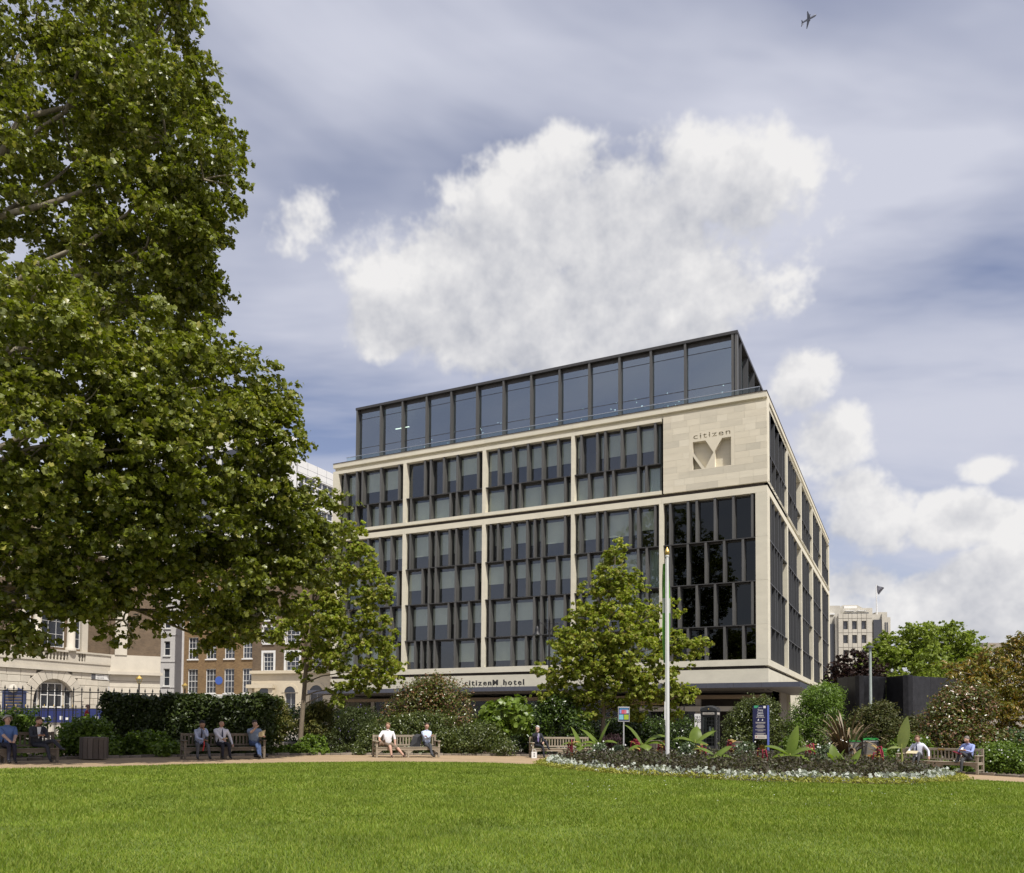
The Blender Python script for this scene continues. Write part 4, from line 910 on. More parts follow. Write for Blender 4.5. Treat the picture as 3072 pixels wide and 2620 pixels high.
# -- far trees, right
M['farleaf'] = leafmat('far_leaf', [(.14,.19,.025),(.19,.25,.035),(.25,.31,.05),(.32,.37,.09)], .38, .5, .3, .35)
M['purple'] = leafmat('purple_leaf', [(.022,.012,.012),(.035,.018,.017),(.05,.025,.02),(.028,.016,.012)], .2, .5, .3, .5)
far = lambda px, py, Y, R, w=1: PL(px,py,Y,R,w)
young_tree('broad green tree beyond the granite wall, nearest the stepped office', 2680, 76, [far(2640,1990,76,1.9),far(2690,1940,76,1.9),(tuple(at(2750,1935,75)),2.0,1),far(2600,2040,75,1.5),far(2700,2020,74,2.2),far(2780,2000,74.5,2.0),far(2650,2060,74,1.6)], 9, 13, .34, M['farleaf'], .3, .25, 'broadleaf_tree', KITE, M['bark'], 1, .4, 15, (.45,.8))
young_tree('rounded green tree beyond the granite wall, right of the lamp post', 2850, 80, [far(2800,1920,80,1.5),far(2850,1915,80,1.7),far(2900,1940,80,1.5),far(2840,1990,79,2.2),far(2910,2000,79,1.7),far(2945,1975,80,1.1),far(2880,2050,79,1.8),far(2780,2040,79,1.6)], 9, 13, .34, M['farleaf'], .3, .25, 'broadleaf_tree', KITE, M['bark'], 1, .4, 15, (.45,.8))
young_tree('dark purple leaved tree beside the hotel end wall', 2560, 67, [far(2530,2010,67,1.1),far(2575,1990,67,1.1),far(2615,2015,67,1.1),far(2550,2050,66.5,1.3),far(2605,2055,66,1.2),far(2505,2045,67,.9)], 5.2, 28, .22, M['purple'], 0, .14, 'purple_leaved_tree', KITE, M['bark'], 1, .3, 36, (.3,.5))
M['magleaf'] = leafmat('magnolia_leaf', [(.11,.13,.014),(.16,.16,.016),(.24,.17,.02),(.32,.17,.03),(.12,.15,.016),(.36,.26,.06)], .22, .28, .6, .7)
young_tree('magnolia tree with glossy bronze green leaves at the right edge', 3010, 39, [PL(3050,1960,39,.9),PL(2980,2000,39,.9),PL(2910,2010,39,.7),PL(2860,2010,38.7,.45,.8),PL(3040,2060,38,1.2),PL(2950,2080,38,1.1),PL(3060,2160,37.5,1.2),PL(2980,2150,37.5,1.0),PL(3110,1980,39,1.1),PL(3130,2090,38,1.3),PL(3065,1920,39,.4,.8)], 4.6, 34, .22, M['magleaf'], .2, .12, 'magnolia_tree', LANCE, M['bark2'], 2, .25, 42, (.28,.5))
# -- shrubs
def shrub(name, label, x0, x1, ytop, Y, dep, leaf, n, m, tmpl=KITE, lobes=9, ybot=None, bloom=None, cat='shrub', jag=.22, stems=5, flat=.5, box=False, droop=.2, low=None):
    A, B, T = at(x0,2150,Y), at(x1,2150,Y), at((x0+x1)/2,ytop,Y); cx = (A[0]+B[0])/2; z0 = float(gz(cx)) if low is None else low; W = abs(B[0]-A[0])/2; Hh = float(T[2])-z0
    t = thing(name, label, cat, (cx,Y,z0)); rs = np.random.default_rng(int(x0+ytop*3)); L = []
    if box:
        q = int(n); f = rs.uniform(0,1,q); x = rs.uniform(-W,W,q); z = rs.uniform(.02,Hh,q); y = np.full(q,-dep/2); top = f < dep/(dep+Hh)*.9
        y[top] = rs.uniform(-dep/2,dep/2,top.sum()); z[top] = Hh; bk = (f > .9); y[bk] = dep/2
        wob = .07*np.sin(x*2.3+z)+.05*np.sin(x*5.1-z*3); C = np.c_[x,y-wob,z+wob*top]+rs.normal(0,jag*.35,(q,3)); O = np.c_[np.zeros(q),np.where(bk,1,np.where(top,0,-1)),np.where(top,1,0.2)]
        C[:,2] = np.maximum(C[:,2],.02)
    else:
        nl = lobes+int(2.2*W/max(.3,Hh)*3)
        for i in range(nl):
            u = (i+.5)/nl*2-1 if i < nl*.6 else rs.uniform(-.8,.8)
            hz = max(.42,1-abs(u)**2.6*.6)*(1 if i < nl*.6 else rs.uniform(.45,.85)); R = min(W,Hh)*rs.uniform(.24,.40)
            L.append(((u*(W-R*.7), rs.uniform(-.5,.5)*max(.05,dep-R)-(0 if i < nl*.6 else .25*dep), max(R*.5,Hh*hz-R)),(R*1.15,R,R),1))
        C, O = [], []
        areas = np.array([l[1][1]**2 for l in L]); cnt = (n*1.25*areas/areas.sum()).astype(int)
        for (c,R,w), q in zip(L,cnt):
            kq = max(2,q//10); d = rs.normal(0,1,(kq,3)); d /= np.linalg.norm(d,axis=1,keepdims=True); r = .45+.6*np.sqrt(rs.uniform(0,1,kq))
            cc = np.array(c)+d*np.array(R)*r[:,None]; C.append(np.repeat(cc,10,0)+rs.normal(0,1,(kq*10,3))*R[1]*.16); O.append(np.repeat(d,10,0))
        C = np.concatenate(C); O = np.concatenate(O); C[:,2] = np.where(C[:,2] < .03, .03+rs.uniform(0,.3*Hh,len(C)), C[:,2])
    V, F = leaf_arrays(C, leaf, tmpl, O, droop, rs, flat); inst('foliage', tri_mesh('foliage', V, F, m), t)
    for i in range(stems):
        b = L[i%len(L)][0] if L else (rs.uniform(-W,W)*.8,0,Hh*.8); limb('stem', t, (b[0]*.5,b[1]*.5,-.1), b, .025, .008, rt, 5, .02, M['twig'])
    if bloom:
        bm, nb_, sz = bloom; idx = rs.choice(len(C), nb_*4); idx = idx[O[idx][:,1] < .2][:nb_]; mb = MB()
        for j in idx:
            c = C[j]+O[j]*.08; mb.add([(c[0]+sz*math.cos(k*1.257)*rs.uniform(.7,1.2), c[1]-.03, c[2]+sz*math.sin(k*1.257)*rs.uniform(.7,1.2)) for k in range(5)], [(0,1,2,3,4)])
        tag(mb.build('blossom', bm, t), kind='stuff')
    return t
lm = leafmat
M['hedge'] = lm('hedge_leaf', [(.030,.048,.010),(.042,.062,.012),(.06,.082,.016),(.035,.055,.011)], .2, .4, .4, 1.2)
M['ivy'] = lm('ivy_leaf', [(.095,.155,.018),(.13,.20,.024),(.18,.26,.035),(.075,.12,.016)], .32, .4, .4, 1.2)
M['bamboo'] = lm('bamboo_leaf', [(.10,.11,.02),(.16,.15,.035),(.07,.09,.016),(.22,.19,.06)], .3, .5, .3, 1.5)
M['photinia'] = lm('photinia_leaf', [(.075,.10,.016),(.10,.125,.02),(.13,.14,.026),(.085,.11,.017),(.20,.09,.04),(.30,.17,.10),(.09,.12,.02)], .22, .3, .55, 1.4)
M['privet'] = lm('privet_leaf', [(.05,.07,.013),(.075,.10,.018),(.12,.145,.035),(.06,.08,.015),(.16,.18,.06)], .2, .35, .5, 1.5)
M['fatsia'] = lm('fatsia_leaf', [(.11,.17,.02),(.15,.22,.03),(.20,.27,.045),(.09,.14,.016)], .3, .35, .45, 1.4)
M['laurel'] = lm('laurel_leaf', [(.035,.06,.010),(.05,.085,.013),(.075,.12,.018),(.03,.05,.009)], .2, .3, .5, 1.2)
M['sumac'] = lm('feathery_leaf', [(.10,.17,.02),(.14,.22,.03),(.19,.28,.05),(.08,.13,.017)], .35, .4, .4, 1.2)
M['dull'] = lm('dull_leaf', [(.05,.06,.014),(.075,.085,.02),(.10,.11,.028),(.085,.06,.02)], .2, .5, .3, 1.2)
M['buddleia'] = lm('grey_leaf', [(.055,.075,.022),(.08,.10,.03),(.045,.06,.016)], .25, .5, .3, 1.2)
M['heather'] = lm('heather_leaf', [(.06,.03,.045),(.09,.045,.06),(.04,.04,.025)], .2, .6, .2, 2)
M['lilac'] = plain('lilac_bloom', (.16,.12,.28), .7)
shrub('clipped_hedge','tall dark clipped hedge behind the bench with three seated men',330,830,2100,32.5,1.3,.15,42000,M['hedge'],box=True,cat='hedge',stems=0)
shrub('ivy_bank','dark ivy bank behind the leftmost bench',-60,190,2128,28.8,1.4,.13,5200,M['ivy'])
shrub('ivy_bank','leafy ivy bank behind the wooden litter bin',150,400,2152,29.2,1.5,.14,6000,M['ivy'])
shrub('ivy_bank','bright green ivy spilling low between the litter bin and the next bench',330,580,2195,29.6,1.2,.14,5000,M['ivy'])
shrub('bamboo_clump','tawny bamboo clump beside the young trunk',740,905,2095,34.4,1.0,.17,5200,M['bamboo'],LANCE,droop=.5)
shrub('bamboo_clump','yellowish bamboo growing behind the young trunk',890,1040,2105,38.9,1.0,.17,4200,M['bamboo'],LANCE,droop=.5)
shrub('lilac_flowered_shrub','dusky shrub with small lilac flowers left of the second bench',985,1190,2120,37.2,1.4,.12,7000,M['buddleia'],LANCE,bloom=(M['lilac'],40,.03))
shrub('low_leafy_plant','low leafy plant with pale leaves at the foot of the young trunk',880,1010,2205,34.0,.8,.15,1500,M['ivy'])
shrub('low_green_mound','neat low green mound beside the stone edging',990,1115,2232,34.2,.8,.06,2600,M['privet'])
shrub('red_tipped_shrub','dense red tipped shrub below the hotel sign lettering',1140,1470,2030,41.5,1.6,.13,17000,M['photinia'],lobes=13,cat='shrub')
shrub('bamboo_spray','thin bamboo sprays above the red tipped shrub',1215,1370,2018,42.6,.5,.2,700,M['bamboo'],LANCE,lobes=6,droop=.6)
shrub('evergreen_hedge','long rounded evergreen hedge behind the bench with two men',1060,1510,2140,36.4,1.4,.10,27000,M['privet'],lobes=14,cat='hedge',stems=0)
shrub('evergreen_mound','evergreen mound sloping down to the path right of the hedge',1330,1575,2168,36.2,1.5,.085,9500,M['privet'])
shrub('fatsia_bush','bright glossy fatsia bush with large fingered leaves',1425,1630,2098,37.9,1.2,.30,3000,M['fatsia'],PLANE)
shrub('laurel_bush','dark laurel bush behind the bench with the suited man',1555,1800,2085,39.6,1.6,.16,7500,M['laurel'])
shrub('laurel_bush','dark laurel bush under the middle tree, behind the poster case',1775,2040,2150,43.2,1.2,.15,5500,M['laurel'])
shrub('heather_mound','purple heather mound at the foot of the poster case',1790,1890,2203,38.6,.7,.06,2500,M['heather'])
shrub('round_shrub','rounded evergreen shrub behind the blue garden sign',2168,2385,2093,44.0,2.0,.12,13000,M['privet'],lobes=12)
shrub('feathery_shrub','bright green feathery shrub at the hotel corner',2368,2590,2050,43.5,1.6,.17,11000,M['sumac'],LANCE,lobes=11,droop=.3)
shrub('dull_green_shrub','brownish green sprawling shrub below the lamp post',2525,2760,2108,41,1.8,.11,13000,M['dull'],lobes=11)
shrub('dull_green_shrub','olive shrub sloping down to the bench with two readers',2650,2860,2150,39.0,1.6,.11,10000,M['dull'],lobes=10)
shrub('small_green_shrub','small fresh green shrub right of the blue garden sign',2325,2445,2208,39.0,.9,.09,3000,M['ivy'])
shrub('red_tipped_shrub','big red tipped shrub behind the right hand bench',2745,3060,2055,34.0,1.8,.13,15000,M['photinia'],lobes=13)
shrub('white_rose_bush','rose bush dotted with white blooms behind the left end of the readers bench',2655,2830,2203,33.0,1.0,.09,4200,M['ivy'],bloom=(M['whitepetal'],26,.045))
shrub('white_flowered_bush','low bush dotted with white flowers at the right edge',2890,3130,2228,30.6,1.3,.10,7500,M['ivy'],bloom=(M['whitepetal'],48,.03))
shrub('leafy_ground_cover','leafy ground cover beneath the readers bench',2700,2960,2285,31.3,.7,.09,4200,M['ivy'])
shrub('leafy_ground_cover','dense leafy cover at the far right edge behind the white flowers',2960,3150,2190,33.0,1.4,.12,5000,M['laurel'])
shrub('laurel_belt','dark laurel belt along the railings left of the middle tree',1030,1500,2172,43.0,1.2,.15,9000,M['laurel'],box=True,cat='hedge',stems=0,jag=.5)
shrub('laurel_belt','low dark laurel belt along the railings under the middle tree',1490,2075,2168,44.0,1.0,.15,10000,M['laurel'],box=True,cat='hedge',stems=0,jag=.5)
shrub('laurel_belt','dark shrub belt along the street behind the feathery shrub',2340,2800,2182,46.5,1.0,.15,8000,M['laurel'],box=True,cat='hedge',stems=0,jag=.5)
shrub('laurel_belt','dark shrub belt behind the young trunk',790,1080,2140,42.0,1.0,.15,7000,M['laurel'],box=True,cat='hedge',stems=0,jag=.5)
shrub('leafy_ground_cover','leafy ground cover right of the bench with three men',800,1000,2235,33.0,.8,.10,3200,M['ivy'])
# flax clump
def strap_clump(name, label, px, Y, n, L, m, w=.045, up=.5, cat='plant'):
    P = at(px,2200,Y); z0 = float(gz(P[0])); t = thing(name, label, cat, (P[0],P[1],z0)); r_ = random.Random(int(px))
    for i in range(n):
        a = r_.uniform(0,2*math.pi); l = L*r_.uniform(.6,1.1); e = r_.uniform(.35,1.25); mb = MB(); pts = []
        for k in range(7):
            s = k/6; rad = l*math.sin(e)*s*(1+.25*s); z = l*(math.cos(e)*1.25+.42)*s-l*.72*s*s*s*(.35+e*.6); pts.append((rad*math.cos(a)+.1*math.cos(a),rad*math.sin(a)+.1*math.sin(a),max(.02,z+.05)))
        sx_, sy_ = -math.sin(a)*w, math.cos(a)*w; v = []
        for k, p in enumerate(pts): q = math.sin(math.pi*(.12+.86*k/6))**.6; v += [(p[0]-sx_*q,p[1]-sy_*q,p[2]+.01),(p[0]+sx_*q,p[1]+sy_*q,p[2]+.01)]
        mb.add(v, [(2*k,2*k+1,2*k+3,2*k+2) for k in range(6)]).build('leaf', m, t)
    return t
M['flax'] = mat('flax_leaf', (.13,.085,.05), .5, .3, 2, 20, 0, objvar=.5, c2=(.22,.17,.09))
strap_clump('flax_clump','bronze New Zealand flax clump of arching strap leaves', 2540, 36.9, 150, 2.0, M['flax'], .045)
# ------------------------------------------------------------------ flower bed
BC = (7.6,27.3)
def bz(x,y): r = math.hypot(x-BC[0],y-BC[1]); return float(gz(x))+.05+.10*max(0,1-(r/6.7)**2)
mb = MB(); vs = []; fs = []; nr, na = 10, 48
for i in range(nr+1):
    for k in range(na):
        r = 6.68*i/nr; a = 2*math.pi*k/na; x, y = BC[0]+r*math.cos(a), BC[1]+r*math.sin(a); vs.append((x,y,bz(x,y)))
for i in range(nr):
    for k in range(na): fs.append((i*na+k,(i+1)*na+k,(i+1)*na+(k+1)%na,i*na+(k+1)%na))
struct('flower_bed_soil', mb.add(vs,fs), M['soil'])
def ring_leaves(name, label, r0, r1, n, z0, z1, leaf, tmpl, m, flat=.5, droop=.1, cl=8):
    rs = np.random.default_rng(int(r0*100)); k = n//cl; r = np.sqrt(rs.uniform(r0*r0,r1*r1,k)); a = rs.uniform(0,2*np.pi,k)
    x, y = BC[0]+r*np.cos(a), BC[1]+r*np.sin(a); z = gz(x)+.05+.10*np.maximum(0,1-(r/6.7)**2)
    C = np.repeat(np.c_[x,y,z],cl,0)+np.c_[rs.normal(0,.09,(k*cl,2)), rs.uniform(z0,z1,k*cl)*np.repeat(rs.uniform(.6,1.15,k),cl)]
    V, F = leaf_arrays(C, leaf, tmpl, None, droop, rs, flat); o = inst(name, tri_mesh(name,V,F,m)); return tag(o, label, 'bedding', kind='stuff')
M['darkbed'] = lm('dark_bedding', [(.04,.036,.022),(.065,.055,.034),(.09,.075,.05),(.07,.09,.024),(.05,.036,.034),(.12,.11,.06)], .25, .5, .35, 1.6)
M['silver'] = lm('silver_leaf', [(.42,.45,.41),(.55,.57,.53),(.30,.34,.28)], .15, .7, .2, 1.5); M['lime'] = lm('lime_edging', [(.30,.30,.05),(.38,.36,.08),(.22,.25,.04),(.45,.42,.14)], .3, .6, .2, 1.5)
ring_leaves('dark_bedding','mass of dark bronze bedding foliage filling the round flower bed',0,5.95,26000,.05,.46,.10,KITE,M['darkbed'])
ring_leaves('silver_edging','band of silver leaved plants round the flower bed',5.93,6.34,5200,.02,.24,.10,PLANE,M['silver'],.2)
ring_leaves('lime_edging','yellow green fringe of grassy leaves at the bed edge',6.3,6.72,9000,.0,.14,.12,LANCE,M['lime'],.3)
# ---- banana plants
M['banana'] = leafmat('banana_leaf', [(.14,.21,.03),(.19,.26,.045),(.12,.18,.022)], .45, .4, .4, 2.5); M['bstem'] = plain('banana_stem', (.25,.27,.07), .5)
M['palebanana'] = leafmat('pale_banana_leaf', [(.28,.34,.11),(.33,.38,.14)], .45, .4, .4, 2.5)
def big_leaf(L, w, e, bend, a, base, m, parent, n=9):
    v = []; ca, sa = math.cos(a), math.sin(a); x = 0; z = 0; ang = e
    for k in range(n+1):
        s = k/n; ww = w*max(.04,math.sin(math.pi*min(1,(.06+s*.98)))**.55)*(1-.25*s); sag = .35*ww
        for q, dz in ((-1,-sag*.6),(-.5,-sag*.1),(0,sag*.35),(.5,-sag*.1),(1,-sag*.6)):
            jit = .04*w*math.sin(k*5.3+q*9)*(abs(q)); v.append((base[0]+x*ca-(q*ww)*sa, base[1]+x*sa+(q*ww)*ca, base[2]+z+dz+jit))
        x += L/n*math.cos(ang); z += L/n*math.sin(ang); ang -= bend/n*(.4+1.2*s)
    return MB().add(v,[(k*5+q,(k+1)*5+q,(k+1)*5+q+1,k*5+q+1) for k in range(n) for q in range(4)]).build('leaf', m, parent, True)
def banana(label, px, Y, h, leaves, m=None, name='banana_plant', sr=.05):
    P = at(px,2250,Y); z = bz(P[0],P[1]); t = thing(name, label, 'plant', (P[0],P[1],z))
    MB().tube([(0,0,0),(.01,0,h*.5),(.0,.01,h)],[sr,sr*.8,sr*.4],8).build('stem', M['bstem'], t, True)
    for (L,w,e,b,a) in leaves: big_leaf(L*1.08,w*1.65,e,b,math.radians(a),(0,0,h*.85),m or M['banana'],t)
    return t
banana('small banana plant before the bench with the suited man',1742,28.6,.62,[(.8,.13,1.3,.7,150),(.75,.15,.6,1.6,200),(.6,.12,.5,1.8,330),(.5,.1,.2,1.4,260)])
banana('banana plant with one upright furled leaf, left of the flagpole bed centre',1795,29.8,.7,[(1.0,.12,1.25,.5,12),(.9,.16,1.0,1.1,150),(.8,.16,.6,2.0,350),(.8,.15,.5,1.9,190),(.6,.14,.4,1.6,260)])
banana('broad leaved banana plant just left of the flagpole',1928,27.2,.72,[(.95,.17,1.2,1.2,160),(1.0,.2,.9,2.1,355),(.9,.18,.55,2.0,340),(.7,.16,.3,1.6,275),(.6,.14,.2,1.5,210)])
banana('banana plant with flat wide leaves before the telephone kiosk',2085,28.2,.85,[(.9,.17,.75,.9,15),(.8,.17,.6,1.6,180),(.7,.15,1.2,.9,70),(.6,.13,.3,1.5,300)])
banana('low banana plant right of the flagpole',2148,25.2,.42,[(.75,.16,.8,1.6,165),(.7,.15,.9,1.4,20),(.55,.13,.4,1.7,340),(.5,.12,.3,1.7,210)])
banana('spreading banana plant right of the blue garden sign',2370,25.6,.52,[(1.0,.13,1.25,.4,40),(1.0,.17,.7,1.6,175),(.9,.17,.7,1.9,5),(.7,.15,.3,1.6,200),(.7,.15,.2,1.8,330)])
banana('canna with two upright leaves, left of its neighbour',2508,25.0,.3,[(.6,.13,1.3,.3,100),(.5,.12,1.2,.5,350),(.45,.1,1.0,.6,200)],name='canna_plant',sr=.03)
banana('canna with spread pointed leaves before the waste cart',2548,24.6,.25,[(.6,.1,1.0,.3,160),(.65,.11,.95,.3,20),(.4,.09,.6,.8,270)],name='canna_plant',sr=.03)
banana('tall banana plant with one pale upright leaf beside the readers bench',2705,26.4,.95,[(1.0,.17,1.38,.15,20),(.5,.12,.3,1.6,170)],M['palebanana'],sr=.045)
# ---- tasselled amaranths and pale plants
M['tassel'] = plain('tassel_red', (.20,.012,.03), .8); M['amleaf'] = mat('amaranth_leaf', (.26,.26,.05), .6, .2, 3, 20, 0, objvar=.4, c2=(.36,.20,.05))
ra = random.Random(12)
def amaranth(px, Y, h, k):
    P = at(px,2250,Y); t = thing('amaranth_plant', 'tasselled red amaranth, number %s from the left in the round bed' % k, 'plant', (P[0],P[1],bz(P[0],P[1])))
    MB().tube([(0,0,0),(.02,0,h)],[.014,.008],6).build('stem', M['tassel'], t)
    for i in range(8): big_leaf(ra.uniform(.2,.34),ra.uniform(.05,.09),ra.uniform(.2,1),1.6,ra.uniform(0,6.3),(0,0,h*ra.uniform(.35,1)),M['amleaf'],t,4)
    for i in range(6):
        a = ra.uniform(0,6.3); l = ra.uniform(.2,.42); z = h*ra.uniform(.7,1.05); MB().tube([(.02*math.cos(a),.02*math.sin(a),z),(.12*math.cos(a),.12*math.sin(a),z+.02),(.16*math.cos(a),.16*math.sin(a),z-l*.5),(.17*math.cos(a),.17*math.sin(a),z-l)],[.012,.028,.026,.01],6).build('tassel', M['tassel'], t, True)
for k,(px,Y,h) in enumerate([(1716,28,.75),(1905,28.4,.8),(1985,29.5,.7),(2105,27,.7),(2195,29,.85),(2285,25.5,.62),(2432,28,.85),(2632,25.5,.8)]): amaranth(px,Y,h,('one','two','three','four','five','six','seven','eight')[k])
M['sage'] = lm('sage_leaf', [(.16,.21,.12),(.22,.27,.17),(.12,.17,.08)], .2, .6, .3, 2)
for px, ytop, Y, lb in [(1800,2228,27.2,'left of the flagpole'),(1855,2232,29,'behind the left bananas'),(2060,2228,26,'just right of the flagpole'),(2235,2225,28.5,'below the blue garden sign'),(2478,2235,26,'before the bronze flax')]:
    P = at(px,2250,Y); shrub('pale_flowered_plant','pale green plant with white flowers '+lb,px-36,px+36,ytop,Y,.7,.07,1100,M['sage'],lobes=4,bloom=(M['whitepetal'],12,.03),stems=3,cat='plant',low=bz(P[0],P[1]))
# ------------------------------------------------------------------ benches
M['teak'] = mat('weathered_teak', (.30,.255,.19), .85, .18, 3, 40, .3, objvar=.18, stretch=(.4,4,4)); M['teakshade'] = mat('shaded_teak', (.17,.14,.105), .85, .2, 3, 40, .3, objvar=.18, stretch=(.4,4,4))  # second teak is the same wood with tree shade painted into its colour
def bench(label, c, deg, L, m, plaque=False):
    t = thing('garden_bench', label, 'bench', (c[0],c[1],float(gz(c[0]))), math.radians(deg), 'wooden benches round the path'); h = L/2
    for x in (-h,h-.075):
        boxpart('leg', m, t, x,x+.075,-.30,-.22,0,.62); boxpart('leg', m, t, x,x+.075,.20,.28,0,.90)
        boxpart('armrest', m, t, x-.02,x+.095,-.36,.2,.62,.665,b=.012); boxpart('side_rail', m, t, x+.01,x+.065,-.22,.2,.32,.40); boxpart('side_rail', m, t, x+.015,x+.06,-.22,.2,.1,.15)
    boxpart('leg', m, t, -.0375,.0375,-.29,-.22,0,.36); boxpart('leg', m, t, -.0375,.0375,.2,.27,0,.45)
    boxpart('seat_apron', m, t, -h+.075,h-.075,-.295,-.265,.29,.385); boxpart('back_apron', m, t, -h+.075,h-.075,.205,.235,.29,.385)
    for s in (-h+.075,-.0375,.0375,h-.075):
        g = .2 if s in (-h+.075,.0375) else -.2; MB().prism([(s,.29),(s+g,.29),(s,.16)] if g > 0 else [(s,.29),(s,.16),(s+g,.29)], lambda a,b:(a,-.285,b), lambda a,b:(a,-.265,b)).build('bracket', m, t)
    sl = MB().bbox(-h+.01,h-.01,0,.085,0,.026,b=.006).mesh('seat_slat', m)
    for i in range(5): inst('seat_slat', sl, t, (0,-.315+i*.102,.388))
    boxpart('top_rail', m, t, -h+.075,h-.075,.205,.25,.80,.89,b=.008); boxpart('lower_rail', m, t, -h+.075,h-.075,.205,.25,.46,.52)
    n = int(L/.13); bs = MB().box(-.026,.026,0,.02,0,.28).mesh('back_slat', m)
    for i in range(n): inst('back_slat', bs, t, (-h+.14+i*(L-.28)/(n-1),.217,.52))
    if plaque: boxpart('plaque', M['gold'], t, -.12,.12,.199,.204,.815,.875)
    return t
BN = [((-14.6,23.3),45,2.7),((-10.05,28.25),34.7,2.75),((-4.23,32.5),25,2.65),((2.1,34.8),12.4,2.65),((15.76,29.86),-50,2.85)]
bench('weathered bench at the left edge with a woman and a suited man', *BN[0], M['teakshade']); bench('shaded wooden bench with three seated men', *BN[1], M['teakshade'])
bench('sunlit wooden bench with a man in shorts and a man with folded arms', *BN[2], M['teak']); bench('wooden bench with one suited man at its left end', *BN[3], M['teak']); bench('pale wooden bench at the right with two men reading', *BN[4], M['teak'], True)
# ------------------------------------------------------------------ people
def skinned(name, J, E, R, root, sub=1):
    ks = list(J); me = bpy.data.meshes.new(name); me.from_pydata([J[k] for k in ks], [(ks.index(a),ks.index(b)) for a,b in E], []); o = bpy.data.objects.new(name, me); COL.objects.link(o)
    o.modifiers.new('s','SKIN'); 
    for i, k in enumerate(ks): me.skin_vertices[0].data[i].radius = (R[k] if isinstance(R[k],tuple) else (R[k],R[k])); me.skin_vertices[0].data[i].use_root = (k == root)
    q = o.modifiers.new('u','SUBSURF'); q.levels = sub; q.render_levels = sub
    dg = bpy.context.evaluated_depsgraph_get(); m2 = bpy.data.meshes.new_from_object(o.evaluated_get(dg)); bpy.data.objects.remove(o); return m2
def ik(a, b, la, lb, pole):
    a, b = Vector(a), Vector(b); d = b-a; L = min(d.length, (la+lb)*.995); n = d.normalized(); x = (la*la-lb*lb+L*L)/(2*L); h = math.sqrt(max(0,la*la-x*x)); p = Vector(pole); p = (p-n*p.dot(n)); p = p.normalized() if p.length > 1e-4 else Vector((0,0,1)); return a+n*x+p*h
CM = {}
def cmat(c, rough=.8):
    k = tuple(c); 
    if k not in CM: CM[k] = mat('cloth_%d' % len(CM), c, rough, .10, 9, 60, .1)
    return CM[k]
SKINC = {'fair':(.50,.33,.25),'ruddy':(.47,.28,.20),'tan':(.33,.19,.12)}
